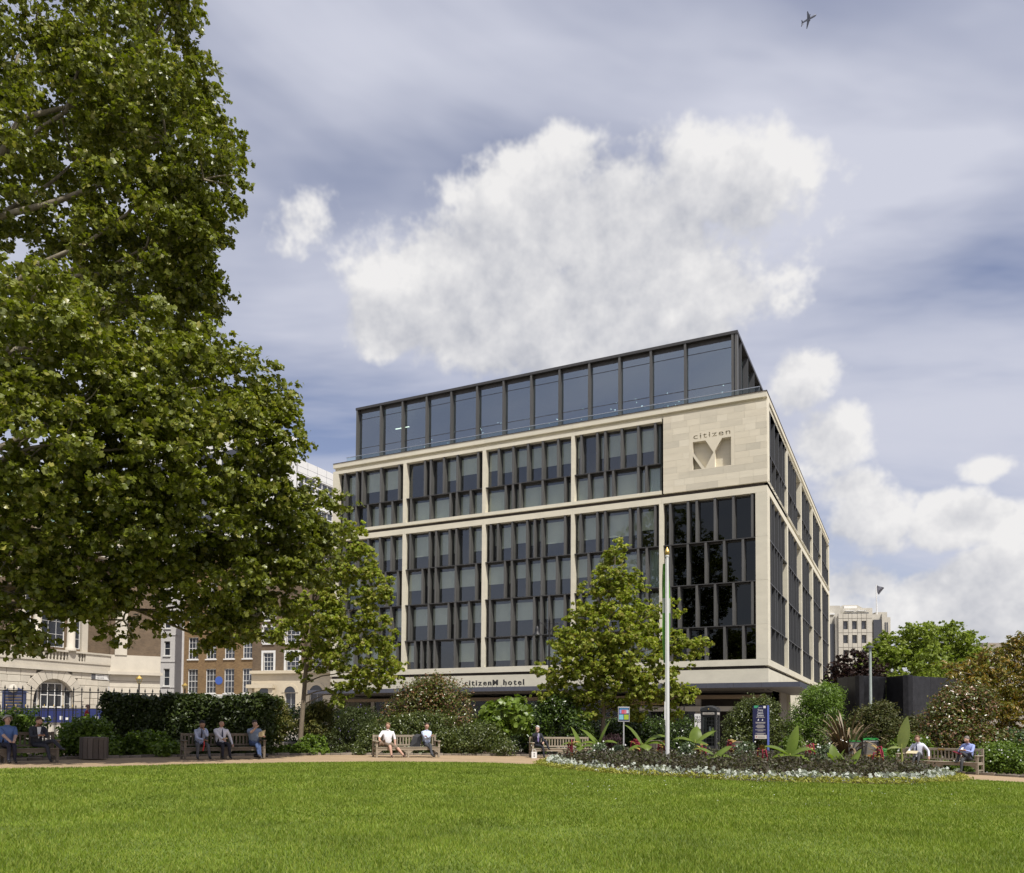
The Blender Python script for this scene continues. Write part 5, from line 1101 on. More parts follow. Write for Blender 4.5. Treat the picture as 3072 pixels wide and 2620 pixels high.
def person(label, bi, px, Y=None, hands=((-.14,-.3,.62),(.14,-.3,.62)), feet=((-.12,-.50),(.12,-.50)), lift=(0,0), lean=0, turn=0, nod=0, shirt=(.6,.6,.65), legs=(.05,.05,.06), shoes=(.02,.02,.02), skin='fair', sleeve='long', shorts=False, hair=(.05,.03,.02), hairlen=0, jacket=None, tie=None, shift=0, stand=False, build=1.0, kneeup=(0,0), rz=None, xy=None, seat=.44, hairless=False):
    if bi is not None:
        c, deg, L = BN[bi]; d = np.array([math.cos(math.radians(deg)),math.sin(math.radians(deg))]); s, _ = on_plane(px,2240,c,d); s = max(-L/2+.25,min(L/2-.25,s)) if bi else s
        loc = (c[0]+d[0]*s, c[1]+d[1]*s, float(gz(c[0]))); ang = math.radians(deg)
    else: loc = xy; ang = rz
    t = thing('person', label, 'person', loc, ang)
    zz0 = .93 if stand else seat+.10; ln = Vector((0,-lean,0)); J = {}; R = {}; E = []
    def j(k, p, r, par=None):
        J[k] = tuple(p); R[k] = r
        if par: E.append((par,k))
    b = build; hy = 0 if stand else .06
    j('pel',(0,hy,zz0),.135*b); j('abd',(0,hy+.02-lean*.3,zz0+.19),.135*b,'pel'); j('chest',(0,hy+.03-lean*.7,zz0+.37),.15*b,'abd'); j('nb',(0,hy+.03-lean,zz0+.53),.07,'chest'); j('neck',(0,hy+.01-lean*1.08-nod*.03,zz0+.59),.055,'nb')
    hd = Vector((0,hy-lean*1.15-nod*.10-.01,zz0+.70-nod*.05)); j('jaw',hd+Vector((0,-.015,-.045)),.072,'neck'); j('head',hd+Vector((0,.0,.03)),.092,'jaw'); j('top',hd+Vector((0,.005,.10)),.07,'head')
    fw = Vector((math.sin(turn),-math.cos(turn),-nod*.6)).normalized(); sd = Vector((math.cos(turn),math.sin(turn),0))
    j('nose',hd+fw*.105+Vector((0,0,-.0)),.016,'head')
    for q, sg in (('l',-1),('r',1)):
        i = 0 if sg < 0 else 1; j('ear'+q,hd+sd*sg*.088+Vector((0,.01,.0)),.018,'head')
        sh = Vector((sg*.185*b,hy+.02-lean*.9,zz0+.45)); j('sh'+q,sh,.068*b,'chest'); w = Vector(hands[i]) if not stand else Vector((sg*.24,-.05,zz0-.12)); w = Vector((w.x,w.y,w.z+(0 if stand else seat-.44)))
        el = ik(sh,w,.29,.26,(sg*.7,.45,-.8)); j('el'+q,el,.05*b,'sh'+q); v = (w-sh); v = sh+v*min(1,.54/max(.01,v.length)); j('wr'+q,v,.032,'el'+q)
        hdv = (v-el).normalized(); j('palm'+q,v+hdv*.06,.036,'wr'+q)
        side = hdv.cross(Vector((0,0,1))); side = side.normalized() if side.length > .1 else Vector((1,0,0))
        for f in range(4): j('f%d%s'%(f,q), v+hdv*(.135-.012*abs(f-1.3))+side*(f-1.5)*.021+Vector((0,0,-.02)), .0095, 'palm'+q)
        j('th'+q, v+hdv*.07+side*sg*-.05+Vector((0,0,.01)), .011, 'wr'+q)
        hp_ = Vector((sg*.095*b,hy-.02 if not stand else 0,zz0-.02)); j('hip'+q,hp_,.092*b,'pel')
        if stand: kn = Vector((sg*.1,-.02-.1*sg,.48)); an = Vector((sg*.1,.06-.18*sg,.08)); toe = an+Vector((0,-.17,-.04))
        else:
            f_ = feet[i]; an = Vector((f_[0],f_[1],.085+lift[i])); kn = ik(hp_,an,.45,.43,(f_[0]*.4-hp_.x+kneeup[i],-.35,1)); dx = (an-kn); dx.z = 0; dr = Vector((dx.x*.4,-1,0)).normalized(); toe = an+dr*.17+Vector((0,0,-.045+lift[i]*.15))
        j('kn'+q,kn,.064*b,'hip'+q); j('an'+q,an,.042,'kn'+q); j('toe'+q,toe,.036,'an'+q)
    me = skinned('body',J,E,R,'pel'); body = inst('body', me, t)
    mats = [cmat(SKINC[skin],.6), cmat(jacket or shirt), cmat(legs), cmat(shoes,.4)]
    for m_ in mats: me.materials.append(m_)
    reg = {}
    for a_, b_ in E:
        k = b_[:-1] if b_[-1] in 'lr' and b_ not in ('pel',) else b_
        reg[(a_,b_)] = 0 if (b_ in ('neck','jaw','head','top','nose') or k in ('ear','palm','th') or b_[0] == 'f') else 1
        if k in ('kn',): reg[(a_,b_)] = 2
        if k in ('hip',): reg[(a_,b_)] = 2
        if k == 'an': reg[(a_,b_)] = 0 if shorts else 2
        if k == 'toe': reg[(a_,b_)] = 3
        if k == 'wr': reg[(a_,b_)] = 1 if sleeve == 'long' else 0
    segs = [(np.array(J[a_]),np.array(J[b_]),r_,a_,b_) for (a_,b_),r_ in reg.items()]
    cen = np.array([p.center for p in me.polygons]); best = np.full(len(cen),9e9); mi = np.zeros(len(cen),int)
    for A_,B_,r_,a_,b_ in segs:
        ab = B_-A_; u = np.clip(((cen-A_)@ab)/max(1e-9,ab@ab),0,1); dd = np.linalg.norm(cen-(A_+u[:,None]*ab),axis=1)-.5*(R[a_]+(R[b_]-R[a_])*u); k = dd < best; best[k] = dd[k]; mi[k] = r_
    me.polygons.foreach_set('material_index', mi.astype(np.int32)); me.polygons.foreach_set('use_smooth', np.ones(len(cen),bool))
    # hair, eyes
    H_ = hd+Vector((0,.0,.035)); 
    if not hairless:
        mb = MB(); v = []; nr_, na_ = 8, 16
        for i in range(nr_+1):
            for k in range(na_):
                a = 2*math.pi*k/na_; back = .5-.5*math.cos(a); lo = (.98+back*(1.0+hairlen*.75)); th = lo*i/nr_; rad = .101*(1+.08*hairlen*(i/nr_))
                d_ = fw*math.cos(a)*math.sin(th)*rad*1.02+sd*math.sin(a)*math.sin(th)*rad*(1+.35*hairlen*(i/nr_))+Vector((0,0,math.cos(th)*rad*1.14)); v.append(H_+Vector((0,.006,.0))+d_)
        mb.add(v,[(i*na_+k,(i+1)*na_+k,(i+1)*na_+(k+1)%na_,i*na_+(k+1)%na_) for i in range(nr_) for k in range(na_)]); mb.build('hair', cmat(hair,.7), t, True)
    eye = MB().lathe([(.001,-.008),(.009,0),(.001,.008)],6).mesh('eye', M['ink'])
    for sg in (-1,1): inst('eye', eye, t, hd+fw*.088+sd*sg*.032+Vector((0,0,.028)))
    boxpart('mouth', cmat((.25,.08,.07)), t, *[0]*6) if False else MB().box(-.022,.022,-.004,.004,-.004,.004).build('mouth', cmat((.25,.09,.08)), t, loc=hd+fw*.086+Vector((0,0,-.042)), rot=(0,0,turn))
    ch = Vector(J['chest']); nbp = Vector(J['nb']); ab_ = Vector(J['abd'])
    if jacket: 
        MB().add([ch+Vector((-.055,-.158*b,.13)),ch+Vector((.055,-.158*b,.13)),ab_+Vector((.01,-.165*b,-.02)),ab_+Vector((-.01,-.165*b,-.02)),ch+Vector((-.045,-.165*b,.0)),ch+Vector((.045,-.165*b,.0))],[(0,4,5,1),(4,3,2,5)]).build('shirt_front', cmat(shirt), t)
    else: MB().tube([nbp+Vector((.07*math.cos(a),.065*math.sin(a)-.005,.0-.015*math.sin(a))) for a in [k*2*math.pi/10 for k in range(11)]],.017,5).build('collar', cmat(shirt), t, True)
    if tie: MB().add([ch+Vector((-.014,-.168*b,.12)),ch+Vector((.014,-.168*b,.12)),ch+Vector((.026,-.178*b,-.02)),ab_+Vector((.03,-.175*b,-.0)),ab_+Vector((0,-.178*b,-.06)),ab_+Vector((-.03,-.175*b,0)),ch+Vector((-.026,-.178*b,-.02))],[(0,6,2,1),(6,5,3,2),(5,4,3)]).build('tie', cmat(tie,.5), t)
    return t, loc, ang, J
def put(name, label, cat, pr, off, mb, m, smooth=False):
    _, loc, ang, _ = pr; o = mb.build(name, m, None, smooth, None); c, s = math.cos(ang), math.sin(ang)
    o.location = (loc[0]+off[0]*c-off[1]*s, loc[1]+off[0]*s+off[1]*c, loc[2]+off[2]); o.rotation_euler = (0,0,ang); return tag(o, label, cat)
phone = lambda: MB().bbox(-.036,.036,-.005,.005,-.07,.07,b=.004, M=Matrix.Rotation(-1.0,4,'X'))
p1 = person('seated woman in a blue patterned top with grey bobbed hair', 0, 22, hands=((-.05,-.36,.66),(.09,-.33,.66)), feet=((-.06,-.42),(.1,-.42)), shirt=(.10,.17,.36), legs=(.02,.02,.035), sleeve='short', hair=(.42,.38,.33), hairlen=1, turn=.3, build=1.08)
p2 = person('seated man in a dark suit bent over his phone', 0, 112, hands=((-.05,-.36,.80),(.06,-.36,.80)), feet=((.22,-.46),(.5,-.62)), lift=(0,.30), kneeup=(.2,.2), lean=.08, nod=.9, shirt=(.7,.7,.72), jacket=(.035,.037,.048), legs=(.035,.037,.048), hair=(.06,.035,.02), skin='ruddy', turn=.1)
put('phone','dark phone in the hands of the suited man on the leftmost bench','phone',p2,(0,-.42,.86),phone(),M['ink'])
p3 = person('seated black haired man in a pale blue shirt with his hand to his mouth', 1, 600, hands=((.05,-.36,.68),(.06,-.25,1.02)), feet=((-.2,-.5),(.2,-.5)), lean=.18, nod=1.0, shirt=(.42,.47,.62), legs=(.085,.085,.09), hair=(.012,.01,.01), skin='tan', tie=(.03,.03,.05))
put('phone','phone held by the black haired man on the shaded bench','phone',p3,(.09,-.47,.72),phone(),M['ink'])
put('red_lanyard_bag','red bag hanging between the black haired man\'s knees','bag',p3,(.02,-.44,.42),MB().tube([(0,0,.22),(.01,-.01,.1),(-.03,0,-.12)],[.02,.018,.02],6),M['red'])
p4 = person('seated bald man in a white shirt and dark tie', 1, 664, hands=((-.02,-.33,.68),(.36,-.05,.5)), feet=((-.07,-.44),(.18,-.46)), nod=.45, shirt=(.72,.70,.74), legs=(.02,.02,.03), skin='ruddy', hairless=True, tie=(.02,.025,.06), build=1.08, turn=.15)
put('sandwich','small wrapped sandwich in the bald man\'s hand','food',p4,(.02,-.42,.72),MB().bbox(-.06,.06,-.04,.04,-.02,.025,b=.01),plain('bread',(.5,.36,.2)))
p5 = person('seated man in a grey blue short sleeved shirt and jeans, eating', 1, 764, hands=((-.05,-.30,1.10),(.22,-.32,.80)), feet=((-.04,-.62),(.02,-.60)), lift=(.05,0), nod=.3, shirt=(.20,.25,.33), legs=(.05,.08,.17), shoes=(.05,.05,.06), sleeve='short', hair=(.04,.03,.025), build=1.12, turn=.0)
put('paper_wrap','torn brown paper wrapper held by the man in jeans','wrapper',p5,(.12,-.40,.86),MB().add([(-.12,0,-.08),(.0,-.03,-.1),(.1,0,-.02),(.14,.02,.16),(.02,-.02,.12),(-.1,.01,.06)],[(0,1,4,5),(1,2,3,4)]).add([(-.12,.02,-.08),(.0,-.01,-.1),(.1,.02,-.02),(.14,.04,.16)],[(0,1,2,3)]),plain('kraft',(.50,.40,.22)))
put('black_bag','black bag under the shaded bench below the man in jeans','bag',p5,(.25,.05,.0),MB().tube([(-.25,0,.09),(0,.02,.13),(.25,0,.08)],[.06,.13,.05],8),M['black'],True)
p6 = person('seated man in a white polo shirt and brown shorts, legs apart', 2, 1164, hands=((-.42,-.28,.70),(.26,-.10,.50)), feet=((-.02,-.58),(.46,-.62)), shirt=(.74,.73,.74), legs=(.17,.125,.085), shoes=(.10,.06,.05), sleeve='short', shorts=True, hair=(.20,.12,.06), skin='ruddy', turn=-.7, build=1.15)
put('brown_bag','slouchy brown bag on the bench beside the man in shorts','bag',p6,(-.26,.02,.41),MB().tube([(-.14,0,.06),(-.02,.02,.16),(.14,0,.05)],[.06,.13,.05],8),plain('brown_leather',(.16,.10,.06)),True)
p7 = person('seated man in a pale blue shirt with folded arms', 2, 1281, hands=((.12,-.17,.86),(-.12,-.21,.84)), feet=((.02,-.66),(-.02,-.62)), lift=(0,.03), shirt=(.52,.60,.76), legs=(.045,.048,.055), hair=(.05,.03,.02), turn=-.4, skin='ruddy')
put('draped_coat','black coat draped over the bench back beside the man with folded arms','coat',p7,(-.42,.12,.40),MB().add([(-.28,-.1,0),(.12,-.12,0),(.2,.02,.22),(.26,.08,.5),(.05,.09,.54),(-.12,.08,.44),(-.2,0,.2),(-.02,-.12,.2),(.05,-.04,.4)],[(0,1,7,6),(7,1,2,8),(6,7,8,5),(8,2,3,4),(5,8,4)]).add([(-.28,.04,0),(.2,.1,.0),(.26,.13,.5),(-.12,.13,.44)],[(0,1,2,3)]),M['black'])
p8 = person('seated grey haired man in a black suit with legs crossed', 3, 1613, hands=((-.05,-.18,1.10),(.16,-.30,.66)), feet=((.16,-.46),(.36,-.50)), lift=(0,.30), kneeup=(.2,.1), shirt=(.6,.62,.72), jacket=(.014,.015,.022), legs=(.014,.015,.022), hair=(.45,.44,.42), tie=(.18,.14,.30), turn=-.8)
g_ = gpt(0,0); bgp = at(1602,2270,34.0)
wb = thing('paper_bag','small white paper carrier bag standing by the suited man','bag',(float(bgp[0]),33.9,float(gz(bgp[0]))),.1); boxpart('bag_body', M['white'], wb, -.11,.11,-.06,.06,0,.26); 
for y in (-.05,.05): MB().tube([(-.08,y,.26),(-.07,y,.36),(.07,y,.36),(.08,y,.26)],.006,5).build('handle', M['white'], wb)
for k in range(3): boxpart('print', M['black'], wb, -.03,.03,-.064,-.061,.06+k*.06,.085+k*.06)
p9 = person('seated man in a white shirt and navy tie with a newspaper on his lap', 4, 2752, hands=((-.22,-.30,.70),(.42,-.02,.56)), feet=((.02,-.46),(.26,-.55)), lift=(0,.24), kneeup=(.1,.15), nod=.6, shirt=(.66,.67,.75), legs=(.06,.062,.062), hair=(.12,.065,.03), tie=(.035,.045,.11), turn=.45, skin='ruddy')
put('newspaper','folded cream newspaper on the lap of the man in the navy tie','newspaper',p9,(-.05,-.34,.72),MB().bbox(-.2,.2,-.1,.1,-.008,.008,b=.003,M=Matrix.Rotation(.5,4,'X')),plain('newsprint',(.55,.48,.30)))
p10 = person('seated man in a blue shirt reading his phone with one leg crossed', 4, 2903, hands=((-.10,-.36,.84),(.05,-.36,.84)), feet=((-.05,-.48),(-.22,-.40)), lift=(0,.33), kneeup=(0,-.5), lean=.06, nod=.8, shirt=(.30,.36,.66), legs=(.05,.052,.055), hair=(.16,.14,.12), skin='ruddy', turn=-.1)
put('phone','pale phone in the hands of the man in the blue shirt','phone',p10,(-.02,-.43,.90),phone(),M['white'])
put('red_folder','dark red folder on the knee of the man in the blue shirt','folder',p10,(-.2,-.36,.74),MB().bbox(-.16,.12,-.09,.09,-.01,.01,b=.003,M=Matrix.Rotation(.35,4,'Y')),plain('maroon',(.18,.01,.025)))
wp = at(262,2150,38.2); p11 = person('walking person in a red waistcoat and white sleeves beyond the railings', None, 0, stand=True, xy=(float(wp[0]),38.2,.45), rz=1.9, shirt=(.30,.015,.02), legs=(.03,.03,.04), hair=(.25,.16,.12), sleeve='short')
# ------------------------------------------------------------------ flagpole, kiosk, signs, lamps, bins
M['polewhite'] = mat('pole_paint', (.66,.66,.63), .4, .05, 2, 30)
FP = at(2002,2300,26.6); fz = bz(FP[0],FP[1]); ft = float(at(2001,1668,26.6)[2])-fz
fp = thing('flagpole','tall white flagpole with a gilded finial in the round bed','flagpole',(FP[0],FP[1],fz))
MB().tube([(0,0,-.2),(0,0,ft*.5),(0,0,ft)],[.075,.068,.05],16).build('pole', M['polewhite'], fp, True); MB().lathe([(.03,0),(.055,.02),(.085,.10),(.085,.14),(.06,.2),(.015,.28),(.002,.30)],10,(0,0,ft)).build('finial', M['gold'], fp)
MB().lathe([(.05,0),(.065,.01),(.065,.05),(.05,.06)],12,(0,0,ft-.04)).build('cap_ring', M['white'], fp); MB().tube([(-.07,-.03,1.3),(-.065,-.03,ft*.6),(-.055,-.02,ft-.1)],.006,4).build('halyard', M['white'], fp); boxpart('cleat', M['white'], fp, -.1,-.07,-.05,-.02,1.5,2.1)
M['flaggreen'] = mat('flag_green', (.09,.24,.03), .8, .1); fl = MB(); n1_, n2_ = 16, 20; vs = []
for i in range(n2_+1):
    s = i/n2_; z = ft-.25-s*3.3
    for k in range(n1_):
        a = 2*math.pi*k/n1_; rr_ = (.03+.10*math.sin(math.pi*min(1,.12+s*.8))**.8)*(1+.3*math.sin(3*a+s*4)); vs.append((-.03+rr_*math.cos(a)*.95,.10+.07*math.sin(a)+.03*math.sin(5*a),z))
fl.add(vs,[]); 
for i in range(n2_):
    for k in range(n1_): fl.F.append((i*n1_+k,i*n1_+(k+1)%n1_,(i+1)*n1_+(k+1)%n1_,(i+1)*n1_+k)); fl.M.append(1 if 7 <= i <= 9 else 0)
fo = fl.build('hanging_flag', [M['flaggreen'],plain('flag_white',(.36,.40,.34),.8)], None, True, (FP[0],FP[1],fz)); tag(fo,'limp green and white flag hanging against the white flagpole','flag')
# telephone kiosk
KP = at(2131,2200,48.0); kz0 = float(gz(KP[0]))+.0; M['kiosk'] = mat('kiosk_paint', (.035,.037,.038), .35, .1, spec=.6)
kk = thing('telephone_kiosk','dark grey telephone kiosk with a domed roof before the hotel','kiosk',(KP[0],KP[1],kz0),-YAW); kw = .46; KH = float(at(2131,2116,48)[2])-kz0
boxpart('plinth', M['kiosk'], kk, -kw,kw,-kw,kw,0,.22)
for sx in (-1,1):
    for sy in (-1,1): boxpart('corner_post', M['kiosk'], kk, *sorted((sx*kw,sx*(kw-.1))),*sorted((sy*kw,sy*(kw-.1))),.22,KH-.62)
def kface(rot):
    f = inst('glazed_side', MB().box(-kw+.1,kw-.1,-kw+.05,-kw+.09,.22,.42).box(-kw+.1,kw-.1,-kw+.05,-kw+.09,KH-.72,KH-.62).box(-kw+.1,-kw+.16,-kw+.05,-kw+.09,.42,KH-.72).box(kw-.16,kw-.1,-kw+.05,-kw+.09,.42,KH-.72).mesh('glazed_side', M['kiosk']), kk, None, (0,0,rot))
    for k in range(1,8): z = .42+(KH-1.14)*k/8; boxpart('glazing_bar', M['kiosk'], f, -kw+.16,kw-.16,-kw+.055,-kw+.085,z-.012,z+.012)
    for x in (-.18,.18): boxpart('glazing_bar', M['kiosk'], f, x-.012,x+.012,-kw+.052,-kw+.088,.42,KH-.72)
    boxpart('pane', M['clear'], f, -kw+.16,kw-.16,-kw+.068,-kw+.072,.42,KH-.72)
for r_ in range(4): kface(r_*math.pi/2)
boxpart('head', M['kiosk'], kk, -kw-.015,kw+.015,-kw-.015,kw+.015,KH-.62,KH-.36,b=.02); boxpart('sign_panel', M['signwhite'], kk, -.34,.34,-kw-.022,-kw-.016,KH-.56,KH-.44); text_part('sign_text','TELEPHONE',.105,M['ink'],kk,(0,-kw-.025,KH-.537),width=.6)
boxpart('sign_panel', M['signwhite'], kk, kw+.016,kw+.022,-.34,.34,KH-.56,KH-.44)
arc = lambda n=10: [(-kw-.03,0)]+[((kw+.03)*math.cos(math.pi-math.pi*k/n),.03+.22*math.sin(math.pi*k/n)) for k in range(n+1)]+[(kw+.03,0)]
MB().prism(arc(), lambda a,b:(a,-kw-.04,KH-.36+b), lambda a,b:(a,kw+.04,KH-.36+b)).build('roof', M['kiosk'], kk); MB().prism(arc(), lambda a,b:(-kw-.04,a,KH-.36+b), lambda a,b:(kw+.04,a,KH-.36+b)).build('roof', M['kiosk'], kk); MB().lathe([(.5,0),(.42,.08),(.25,.15),(.02,.18)],16,(0,0,KH-.2)).build('dome', M['kiosk'], kk, True)
MB().lathe([(.005,0),(.04,.02),(.03,.06),(.005,.08)],8,(0,-kw-.05,KH-.28)).build('crown_emblem', M['gold'], kk)
boxpart('inner_poster', mat('poster_lime',(.35,.42,.08)), kk, -.02,.16,.2,.22,1.0,1.5); boxpart('inner_notice', M['white'], kk, -.1,.02,.1,.12,1.3,1.55)
# no-entry board
NE = at(2097,2165,50.); ne = thing('no_entry_board','white No Entry notice on a post half hidden by the telephone kiosk','sign',(NE[0],NE[1],float(gz(NE[0]))),-.3); nz_ = float(at(2097,2187,50)[2])-float(gz(NE[0])); nz2 = float(at(2097,2142,50)[2])-float(gz(NE[0]))
boxpart('board', M['white'], ne, -.27,.35,-.02,.02,nz_,nz2); boxpart('post', M['kiosk'], ne, -.02,.04,.021,.06,0,nz2); text_part('board_text','No Entry',.14,M['ink'],ne,(.04,-.023,nz2-.24),width=.5)
rg = MB(); 
for k in range(16):
    a0, a1 = 2*math.pi*k/16, 2*math.pi*(k+1)/16; rg.add([(.04+r*math.cos(a),-.024,nz2-.42+r*math.sin(a)) for a in (a0,a1) for r in (.085,.11)],[(0,1,3,2)])
rg.add([(-.04,-.024,nz2-.35),(-.02,-.024,nz2-.33),(.12,-.024,nz2-.49),(.10,-.024,nz2-.51)],[(0,1,2,3)]); rg.build('prohibition_mark', M['ink'], ne)
# garden sign
GS = at(2281,2180,38.5); gs0 = float(gz(GS[0])); gs = thing('garden_sign','tall navy blue Trinity Square Gardens sign before the round shrub','sign',(GS[0],GS[1],gs0),-.12); sw = .31; st = float(at(2281,2117,38.5)[2])-gs0; sb = float(at(2281,2218,38.5)[2])-gs0
M['signnavy'] = mat('sign_navy', (.012,.014,.055), .4, .06); M['signblue'] = mat('sign_blue', (.10,.14,.42), .4, .06)
boxpart('panel', M['signnavy'], gs, -sw,sw,-.02,.02,sb,st); boxpart('post', M['signblue'], gs, sw,sw+.09,-.06,.06,0,st+.01); boxpart('post', M['signnavy'], gs, -sw-.04,-sw,-.02,.03,0,st-.02)
for k, w in enumerate(('Trinity','Square','Gardens')): text_part('sign_title',w,.155,M['white'],gs,(0,-.023,st-.27-k*.125),width=(.25,.26,.30)[k])
text_part('sign_small_text','Welcome to',.055,M['white'],gs,(0,-.023,st-.115),width=.2); MB().add([(-sw+.02,-.022,st-.005),(-.06,-.022,st-.005),(-.16,-.022,st-.12),(-sw+.02,-.022,st-.12)],[(0,3,2,1)]).build('green_corner', plain('corner_green',(.05,.30,.14)), gs); boxpart('corner_crest', M['white'], gs, .14,.25,-.0225,-.0205,st-.125,st-.02)
for k, (z, w) in enumerate(((.56,.40),(.80,.46),(.84,.44),(.93,.3),(.975,.4),(1.02,.42),(1.065,.3),(1.16,.48),(1.21,.26),(1.32,.46),(1.365,.32))): boxpart('text_line', M['signwhite'], gs, -w/2,w/2,-.0215,-.0205,st-z-.009,st-z+.009)
for x in (-.1,.09): MB().add([(x-.035,-.022,st-.72),(x+.035,-.022,st-.72),(x+.02,-.022,st-.62),(x,-.022,st-.66)],[(0,1,2,3)]).build('pictogram', M['white'], gs)
boxpart('city_panel', M['signwhite'], gs, -.26,.30,-.026,-.021,sb+.02,sb+.2); boxpart('text_line', M['ink'], gs, -.12,.2,-.028,-.0265,sb+.09,sb+.11); MB().lathe([(.03,0),(.03,.002)],10,(0,0,0)).build('crest_mark', plain('crest_red',(.3,.05,.05)), gs, loc=(-.19,-.027,sb+.11), rot=(math.pi/2,0,0))
# poster case
PC = at(1871,2180,37.4); pc0 = float(gz(PC[0])); pc = thing('poster_case','small framed poster case on a grey post behind the bananas','sign',(PC[0],PC[1],pc0)); pa, pb = float(at(1871,2166,37.4)[2])-pc0, float(at(1871,2121,37.4)[2])-pc0; M['alu'] = mat('aluminium', (.55,.55,.54), .35, .05, metal=.6)
boxpart('frame', M['alu'], pc, -.268,.268,-.05,.05,pa,pb,b=.012); boxpart('post', M['alu'], pc, -.03,.03,-.03,.03,0,pa); bw, bh = .24, pb-pa-.09; boxpart('backing', M['navy'], pc, -bw,bw,-.053,-.051,pa+.045,pb-.045)
for (x0,x1,z0,z1,c) in ((-.2,.2,.86,.95,(.06,.22,.40)),(-.2,-.1,.56,.84,(.25,.3,.6)),(-.11,.0,.55,.84,(.6,.10,.14)),(.01,.12,.55,.84,(.55,.16,.22)),(.12,.22,.58,.84,(.45,.5,.55)),(-.22,-.02,.10,.48,(.20,.45,.52)),(.01,.22,.10,.48,(.32,.42,.03))): boxpart('poster', cmat(c), pc, x0,x1,-.056,-.0535,pa+.045+bh*z0,pa+.045+bh*z1)
# street lamps
def lantern_lamp(px, pyt, Y, label):
    P = at(px,2150,Y); z0 = float(gz(P[0])); H_ = float(at(px,pyt,Y)[2])-z0; t = thing('street_lamp', label, 'lamp', (P[0],P[1],z0)); m = M['black']
    MB().lathe([(.16,-.1),(.16,.9),(.09,1.0),(.075,1.2),(.06,H_-.5),(.05,H_-.1),(.07,H_-.08),(.02,H_+.15),(.001,H_+.3)],12).build('post', m, t, True)
    for sg in (-1,1):
        MB().tube([(0,0,H_-.75),(sg*.3,0,H_-.25),(sg*.62,0,H_-.1),(sg*.72,0,H_-.35)],.022,6).build('arm', m, t, True); MB().tube([(0,0,H_-.2),(sg*.35,0,H_-.15),(sg*.6,0,H_-.12)],.015,6).build('arm', m, t, True)
        b = MB().lathe([(.03,0),(.09,-.06),(.13,-.25),(.14,-.38),(.26,-.5),(.27,-.53)],14,(sg*.72,0,H_-.33)).build('lantern_hood', m, t, True); MB().lathe([(.17,-.53),(.15,-.68),(.07,-.82),(.005,-.86)],12,(sg*.72,0,H_-.33)).build('lantern_bowl', M['clear'], t, True)
lantern_lamp(1647,1862,47.5,'tall black street lamp with two hanging lanterns before the hotel')
RP = at(2612,2100,47); rl = thing('lamp_post','plain pale grey lamp post with a flat dark lantern head','lamp',(RP[0],RP[1],float(gz(RP[0])))); rh = float(at(2612,1945,47)[2])-float(gz(RP[0])); MB().tube([(0,0,-.1),(0,0,1.2),(0,0,1.25),(0,0,rh)],[.11,.11,.085,.07],12).build('post', mat('lamp_grey',(.36,.40,.36),.5), rl, True); MB().lathe([(.08,0),(.2,.02),(.2,.09),(.12,.14),(.02,.15)],12,(0,0,rh)).build('lantern_head', M['slate'], rl)
def gilt_lamp(px, y0, y1, Y, label):
    P = at(px,2150,Y); zt_ = float(at(px,y0,Y)[2]); zb_ = float(at(px,y1,Y)[2]); t = thing('gilt_lamp', label, 'lamp', (P[0],P[1],.0)); k = zt_-zb_
    MB().lathe([(.12,.0),(.1,1.),(.07,zb_),(.12,zb_+.05)],10).build('post', M['black'], t, True); MB().lathe([(.10,.05*k),(.26,.5*k),(.2,.62*k)],6,(0,0,zb_)).build('lantern', M['clear'], t); MB().lathe([(.3,.5*k),(.32,.56*k),(.12,.8*k),(.03,.9*k),(.001,k)],6,(0,0,zb_)).build('lantern_cap', M['gold'], t); 
    for i in range(6): a = i*math.pi/3; MB().tube([(.1*math.cos(a),.1*math.sin(a),zb_),(.28*math.cos(a),.28*math.sin(a),zb_+.52*k)],.02,5).build('lantern_bar', M['gold'], t)
gilt_lamp(415,2024,2052,74,'gilded lantern lamp standing before the pale rendered block'); gilt_lamp(553,2048,2068,78,'small gilded lantern lamp at the corner of the brick terrace')
# wooden litter bins
def slat_bin(px, Y, r, h, label, m):
    P = at(px,2250,Y); t = thing('litter_bin', label, 'bin', (P[0],P[1],float(gz(P[0]))), .2, 'slatted wooden litter bins'); n = 16; sl = MB().bbox(-math.pi*r/n*.93,math.pi*r/n*.93,-.014,.014,.03,h,b=.006).mesh('slat', m)
    for k in range(n): a = 2*math.pi*k/n; inst('slat', sl, t, (r*math.sin(a),-r*math.cos(a),0), (0,0,a))
    MB().lathe([(r*.92,.04),(r*.92,h*.9)],16).build('liner', M['black'], t); MB().lathe([(r*1.03,h-.08),(r*1.03,h-.02),(r*.7,h+.01)],16).build('rim', m, t)
M['binwood'] = mat('bin_wood', (.13,.105,.085), .85, .25, 2, 30, .3, objvar=.3, stretch=(3,3,.4))
slat_bin(282,26.2,.40,.72,'dark slatted wooden litter bin beside the leftmost bench',M['binwood']); slat_bin(2205,36.5,.40,.85,'slatted wooden litter bin left of the blue garden sign',M['binwood']); slat_bin(1962,36.8,.36,.8,'slatted wooden litter bin just left of the flagpole, behind the bananas',M['binwood'])
